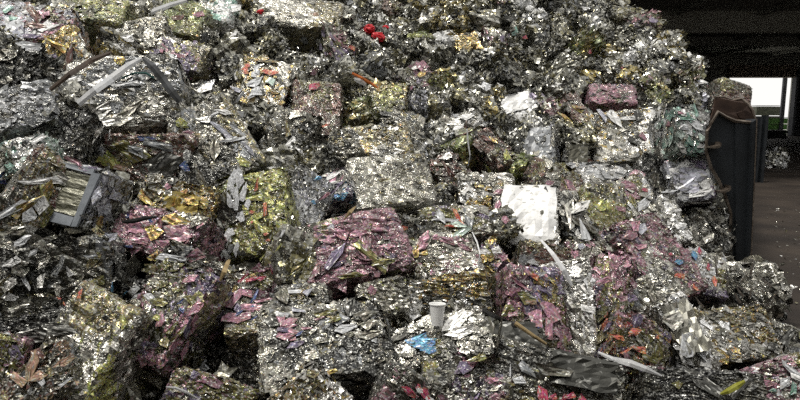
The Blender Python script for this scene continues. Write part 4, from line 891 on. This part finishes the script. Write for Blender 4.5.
PATCH += [(232, 318, 20, 16, -18, 'pink'), (246, 308, 20, 14, -18, 'pink'), (262, 300, 16, 8, -18, 'pink'), (240, 312, 10, 4, -50, 'blue'), (254, 306, 10, 4, -50, 'blue'), (288, 334, 22, 14, -20, 'pink'), (296, 344, 16, 8, -40, 'purple'),
 (196, 308, 18, 12, -60, 'pink'), (188, 328, 18, 12, -60, 'purple'), (176, 344, 20, 12, -60, 'pink'), (206, 296, 14, 10, -60, 'rose'), (182, 300, 12, 4, -50, 'blue'), (172, 328, 14, 10, -60, 'olive'),
 (12, 262, 18, 10, -30, 'white'), (26, 282, 16, 9, 60, 'paper'), (45, 262, 16, 8, -50, 'silver'), (70, 272, 14, 7, 70, 'white'), (92, 262, 14, 8, -60, 'khaki'), (34, 252, 14, 7, -30, 'paper'), (8, 296, 16, 10, 10, 'white'), (58, 290, 12, 7, 80, 'silver'), (100, 280, 10, 12, 0, 'olive'), (24, 240, 20, 8, -40, 'paper'),  # white and paper colours stand in for bright reflections on silver sheets
 (534, 262, 12, 8, 0, 'paper')]
for q in PATCH: patch(*q)

# ------------------------------------------------------------------ loose things lying on the heap
ribbon([(150, 13), (160, 9), (170, 5), (187, 0)], [6, 6, 5, 4], M_STRIP, 'foam_strip', 0.04, 'long whitish strip lying across the two olive bales', 'strip', th=0.03)
ribbon([(598, 352), (612, 359), (630, 363), (646, 369), (662, 376)], [2, 5, 7, 6, 1.5], M_STRIP, 'plastic_strip', 0.05, 'long curved grey-white strip lying over the flat dark bale', 'strip')
ribbon([(720, 394), (728, 391), (737, 386), (745, 381)], [2, 6, 7, 3], M_YELLOW, 'yellow_strip', 0.04, 'short yellow-green strip at the foot of the heap', 'strip')
ribbon([(166, 387), (176, 388), (186, 392), (198, 399)], [1.5, 3, 3, 2], M_STRIP, 'white_curl', 0.04, 'thin white curl of strip on the dark purple-grey bale', 'strip')
ribbon([(78, 104), (95, 90), (112, 78), (128, 66), (142, 58)], [7, 8, 8, 7, 4], M_STRIP, 'tented_strip', 0.06, 'pale grey strip rising to a peak on the large layered silver bale', 'strip')
ribbon([(143, 58), (152, 66), (162, 78), (172, 92), (180, 102)], [4, 7, 8, 8, 6], rough_mat('charcoal_strip', lin('3a3b3b'), lin('55575a'), 12.0, 0.4, 0.2), 'charcoal_strip', 0.06, 'charcoal strip running down from the peak of the pale grey one', 'strip')
ribbon([(92, 92), (104, 84), (116, 75)], [6, 8, 5], M_TAN, 'tan_strip', 0.05, 'flat tan strip beside the peaked grey strip', 'strip')
ribbon([(50, 90), (70, 74), (92, 60), (112, 52)], [4, 6, 6, 3], rough_mat('brown_strip', lin('3f342c'), lin('5a4c40'), 12.0, 0.6, 0.2), 'brown_strip', 0.05, 'dark brown strip slanting beside the grey speckled bale', 'strip')
ribbon([(122, 78), (134, 73), (146, 73), (154, 78)], [2, 2, 2, 2], rough_mat('teal_cord', lin('234846'), lin('2f5c58'), 12.0, 0.5, 0.2), 'teal_cord', 0.05, 'thin teal cord under the peak of the grey strip', 'cord')
ribbon([(352, 73), (362, 78), (372, 84), (378, 88)], [2, 3, 3, 1], rough_mat('orange_strip', lin('b05a24'), lin('cc7438'), 12.0, 0.5, 0.2), 'orange_strip', 0.04, 'thin orange strip on the open middle slope', 'strip')
ribbon([(354, 79), (360, 81), (366, 85)], [3, 6, 3], M_STRIP, 'white_scrap', 0.04, 'small white scrap against the thin orange strip', 'scrap')
ribbon([(122, 222), (134, 221), (146, 218), (158, 217)], [3, 5, 4, 2], M_BLACK, 'black_band', 0.03, 'black band lying over the pink bale below the gold foil', 'band')
ribbon([(220, 281), (224, 272), (228, 262), (230, 259)], [2, 5, 4, 2], M_TAN, 'cream_scrap', 0.04, 'narrow cream scrap on the dark bale below the hanging white shreds', 'scrap')
ribbon([(467, 129), (468, 142), (470, 155), (468, 166)], [1.3, 1.3, 1.3, 1.3], M_STRIP, 'pale_wire', 0.04, 'pale wire hanging straight down over a brown-edged bale', 'wire')
ribbon([(472, 232), (477, 242), (480, 254), (478, 268)], [1.2, 1.5, 1.5, 1.2], M_STRIP, 'curved_wire', 0.04, 'curved pale wire left of the glaring white bale', 'wire')
ribbon([(541, 240), (553, 254), (564, 270), (572, 286)], [2, 4, 5, 3], M_STRIP, 'slanting_strip', 0.03, 'grey strip slanting down the right flank of the glaring white bale', 'strip')
ribbon([(344, 220), (350, 212), (356, 206)], [1, 4, 1], M_TAN, 'buff_sliver', 0.03, 'buff sliver between the printed foil bale and the speckled one', 'scrap')

# stick: black length and bare tan length
def rod(px, deps_lift, r, mat, name, label, cat):
    pts = []
    ds = [hit(a, b)[0] or 4.0 for a, b in px]; dm = min(ds)
    for (a, b), d in zip(px, ds): pts.append(pix(a, b, (d + dm) / 2 - deps_lift))
    o0 = pts[0]; mb = MB(); mb.tube([p - o0 for p in pts], r, 8); o = mb.build(name, mat); o.location = o0
    return tag(o, label, cat)
rod([(484, 311), (494, 316), (505, 321), (516, 326)], 0.05, [0.012, 0.012, 0.011, 0.010], M_BLACK, 'black_rod', 'black rod lying in the hollow before the olive and pink bale', 'rod')
rod([(515, 323), (525, 330), (535, 337), (546, 344)], 0.06, [0.012, 0.010, 0.010, 0.007], M_TAN, 'wooden_stick', 'tan wooden stick at the end of the black rod', 'stick')

# white cup
dcup = hit(437, 326)[0] - 0.05
cb = pix(437, 325, dcup)
ct = tag(bpy.data.objects.new('plastic_cup', None), 'white plastic cup standing on the mirror-bright bale', 'cup'); ct.location = cb; ct.rotation_euler = (-0.12, 0.06, 0.3); COL.objects.link(ct)
s = dcup / F
def lathe(prof, k=24):
    V = []; Fc = []
    for r, z in prof: V += [(r * math.cos(t), r * math.sin(t), z) for t in np.linspace(0, 2 * math.pi, k, endpoint=False)]
    for i in range(len(prof) - 1):
        for j in range(k): Fc.append((i * k + j, i * k + (j + 1) % k, (i + 1) * k + (j + 1) % k, (i + 1) * k + j))
    return V, Fc
V, Fc = lathe([(0.0005, 0.004), (5.6 * s, 0.0), (8.0 * s, 21 * s), (7.6 * s, 21 * s), (5.3 * s, 0.006), (0.0005, 0.006)])
mb = MB(); mb.add(V, Fc); mb.build('cup_wall', M_PLASTIC, ct)
V, Fc = lathe([(7.9 * s, 20.4 * s), (8.5 * s, 20.6 * s), (8.6 * s, 21.2 * s), (8.3 * s, 21.7 * s), (7.7 * s, 21.4 * s), (7.9 * s, 20.4 * s)])
mb = MB(); mb.add(V, Fc); mb.build('rim', M_PLASTIC, ct)

# two crumpled red things and small red bits on the upper slope
def crumple_ball(px, py, rpx, mat, label, cat, name, seed):
    d = hit(px, py)[0]; r = rpx * d / F; rg = np.random.default_rng(seed)
    V0, Fq = GRID[6]; v = V0 / np.linalg.norm(V0, axis=1)[:, None] * r
    v = v * (1 + 0.30 * noise3(v / r, rg, 2.2)[:, None] + rg.normal(size=(len(v), 1)) * 0.10) * np.array([1.0, 0.8, 0.85])
    T = np.concatenate([Fq[:, [0, 1, 2]], Fq[:, [0, 2, 3]]])
    o = link(name, mesh_np(name, v, T, [3] * len(T)), mat); o.location = pix(px, py, d - r * 0.3)
    return tag(o, label, cat)
crumple_ball(369, 30, 5.5, M_RED, 'red crumpled plastic ball, the rounder of two on the upper slope', 'red scrap', 'crumpled_red_plastic', 1)
crumple_ball(378, 37, 5.5, M_RED, 'red crumpled plastic lump touching the rounder red ball', 'red scrap', 'crumpled_red_plastic', 2)
crumple_ball(386, 27, 2.6, M_RED, 'small dull red bit beside the two red lumps', 'red scrap', 'crumpled_red_plastic', 3)
crumple_ball(260, 12, 3.2, M_RED, 'single small red bit by the cream and teal bale', 'red scrap', 'crumpled_red_plastic', 4)

# white shreds hanging down the lime printed bale
for k in range(24):
    y0 = prng.uniform(172, 258); x0 = 242 - (y0 - 172) * 0.10 + prng.normal() * 6
    patch(x0, y0, prng.uniform(5, 9), prng.uniform(12, 26), prng.normal() * 14, 'paper', prng.uniform(0.012, 0.03), 'paper_shred')
# pale frame strips and ribbed panel on the face of the framed grey bale
framed = [o for o in scene.objects if o.get('label', '').startswith('grey bale with a pale rectangular')][0]
hf = HALF[framed.name]; M_SLATE = rough_mat('slate_strip', lin('70757b'), lin('868b91'), 14.0, 0.45, 0.25)
for x0, x1, z0, z1 in ((-.95, -.74, -.95, .9), (.62, .88, -.95, .8), (-.74, .62, -.98, -.66), (-.74, .62, .76, .92)):
    mb = MB(); yv = -hf[1] - 0.022
    q = [(x0 * hf[0], yv, z0 * hf[2]), (x1 * hf[0], yv - 0.01 * prng.normal(), z0 * hf[2] * 0.96), (x1 * hf[0] * 0.97, yv, z1 * hf[2]), (x0 * hf[0], yv + 0.008 * prng.normal(), z1 * hf[2] * 0.97)]
    mb.prism(q, (0, 0.014, 0)); mb.build('frame_strip', M_SLATE, framed)
mb = MB(); zz = np.linspace(-.62, .66, 9); e = prng.uniform(0.012, 0.026, 9)
front = [(-.68 * hf[0], -hf[1] - e[k], zz[k] * hf[2]) for k in range(9)]; right = [(.62 * hf[0], -hf[1] - e[(k * 5) % 9], zz[k] * hf[2]) for k in range(9)]
mb.add(front + right + [(-.68 * hf[0], -hf[1] + .01, 0), (.62 * hf[0], -hf[1] + .01, 0)], [(k, k + 9, k + 10, k + 1) for k in range(8)])
mb.build('streaked_panel', rough_mat('olive_grey_streaks', lin('4f4e3c'), lin('a09f90'), 9.0, 0.35, 0.5, metallic=0.4, stretch=(2, 1, 9)), framed)

# ragged foil strips sticking out by the panel foot
rag = [o for o in scene.objects if o.get('label', '').startswith('bright silver bale with ragged')][0]
for k in range(16):
    x0, y0 = prng.uniform(700, 776), prng.uniform(268, 312); a = prng.uniform(-2.6, -0.5); L = prng.uniform(8, 18)
    o = ribbon([(x0, y0), (x0 + math.cos(a) * L * .5, y0 + math.sin(a) * L * .5 + 1), (x0 + math.cos(a) * L, y0 + math.sin(a) * L)], [3, 2.4, 0.8], M_FOILBARE, 'foil_strip', 0.02, parent=rag, deps=[4.75, 4.72, 4.70])
# scrap far back on the floor
b = make_bale(773, 161, 20, 13, 4, 10, 0, 'silver_white', 4000, near=False, dep=19.5, sink=0.0, tiltf=0.6, rough_out=0.05)
tag(b, 'small pale scrap bale alone on the far floor behind the far panel', 'scrap bale')
# crumbs of foil scattered over the bare floor
N = 260
xs = prng.uniform(3.1, 7.5, N); ys = 3.6 + 7.5 * prng.random(N) ** 1.6
rimx = np.interp(ys, [3.3, 4.4, 5.0, 5.5, 6.35, 6.65, 8.5, 12], [3.2, 3.1, 3.35, 3.5, 3.9, 4.3, 5.3, 7.4])
xs = rimx + np.abs(prng.normal(size=N)) * 0.45
V, T = flakes(np.stack([xs, ys, np.full(N, 0.012)], 1), np.tile([0, 0, 1.0], (N, 1)), np.exp(prng.normal(np.log(0.022), 0.5, N)), prng, 0.25)
cc = PAL['silver'][prng.integers(len(PAL['silver']), size=N)]
me = mesh_np('foil_crumbs', V, T, [3] * len(T)); face_attr(me, np.repeat(cc, 8, axis=0))
o = link('foil_crumbs', me, M_FOIL, kind='stuff'); tag(o, 'crumbs of foil scattered on the brown floor beside the panel', 'foil crumbs')
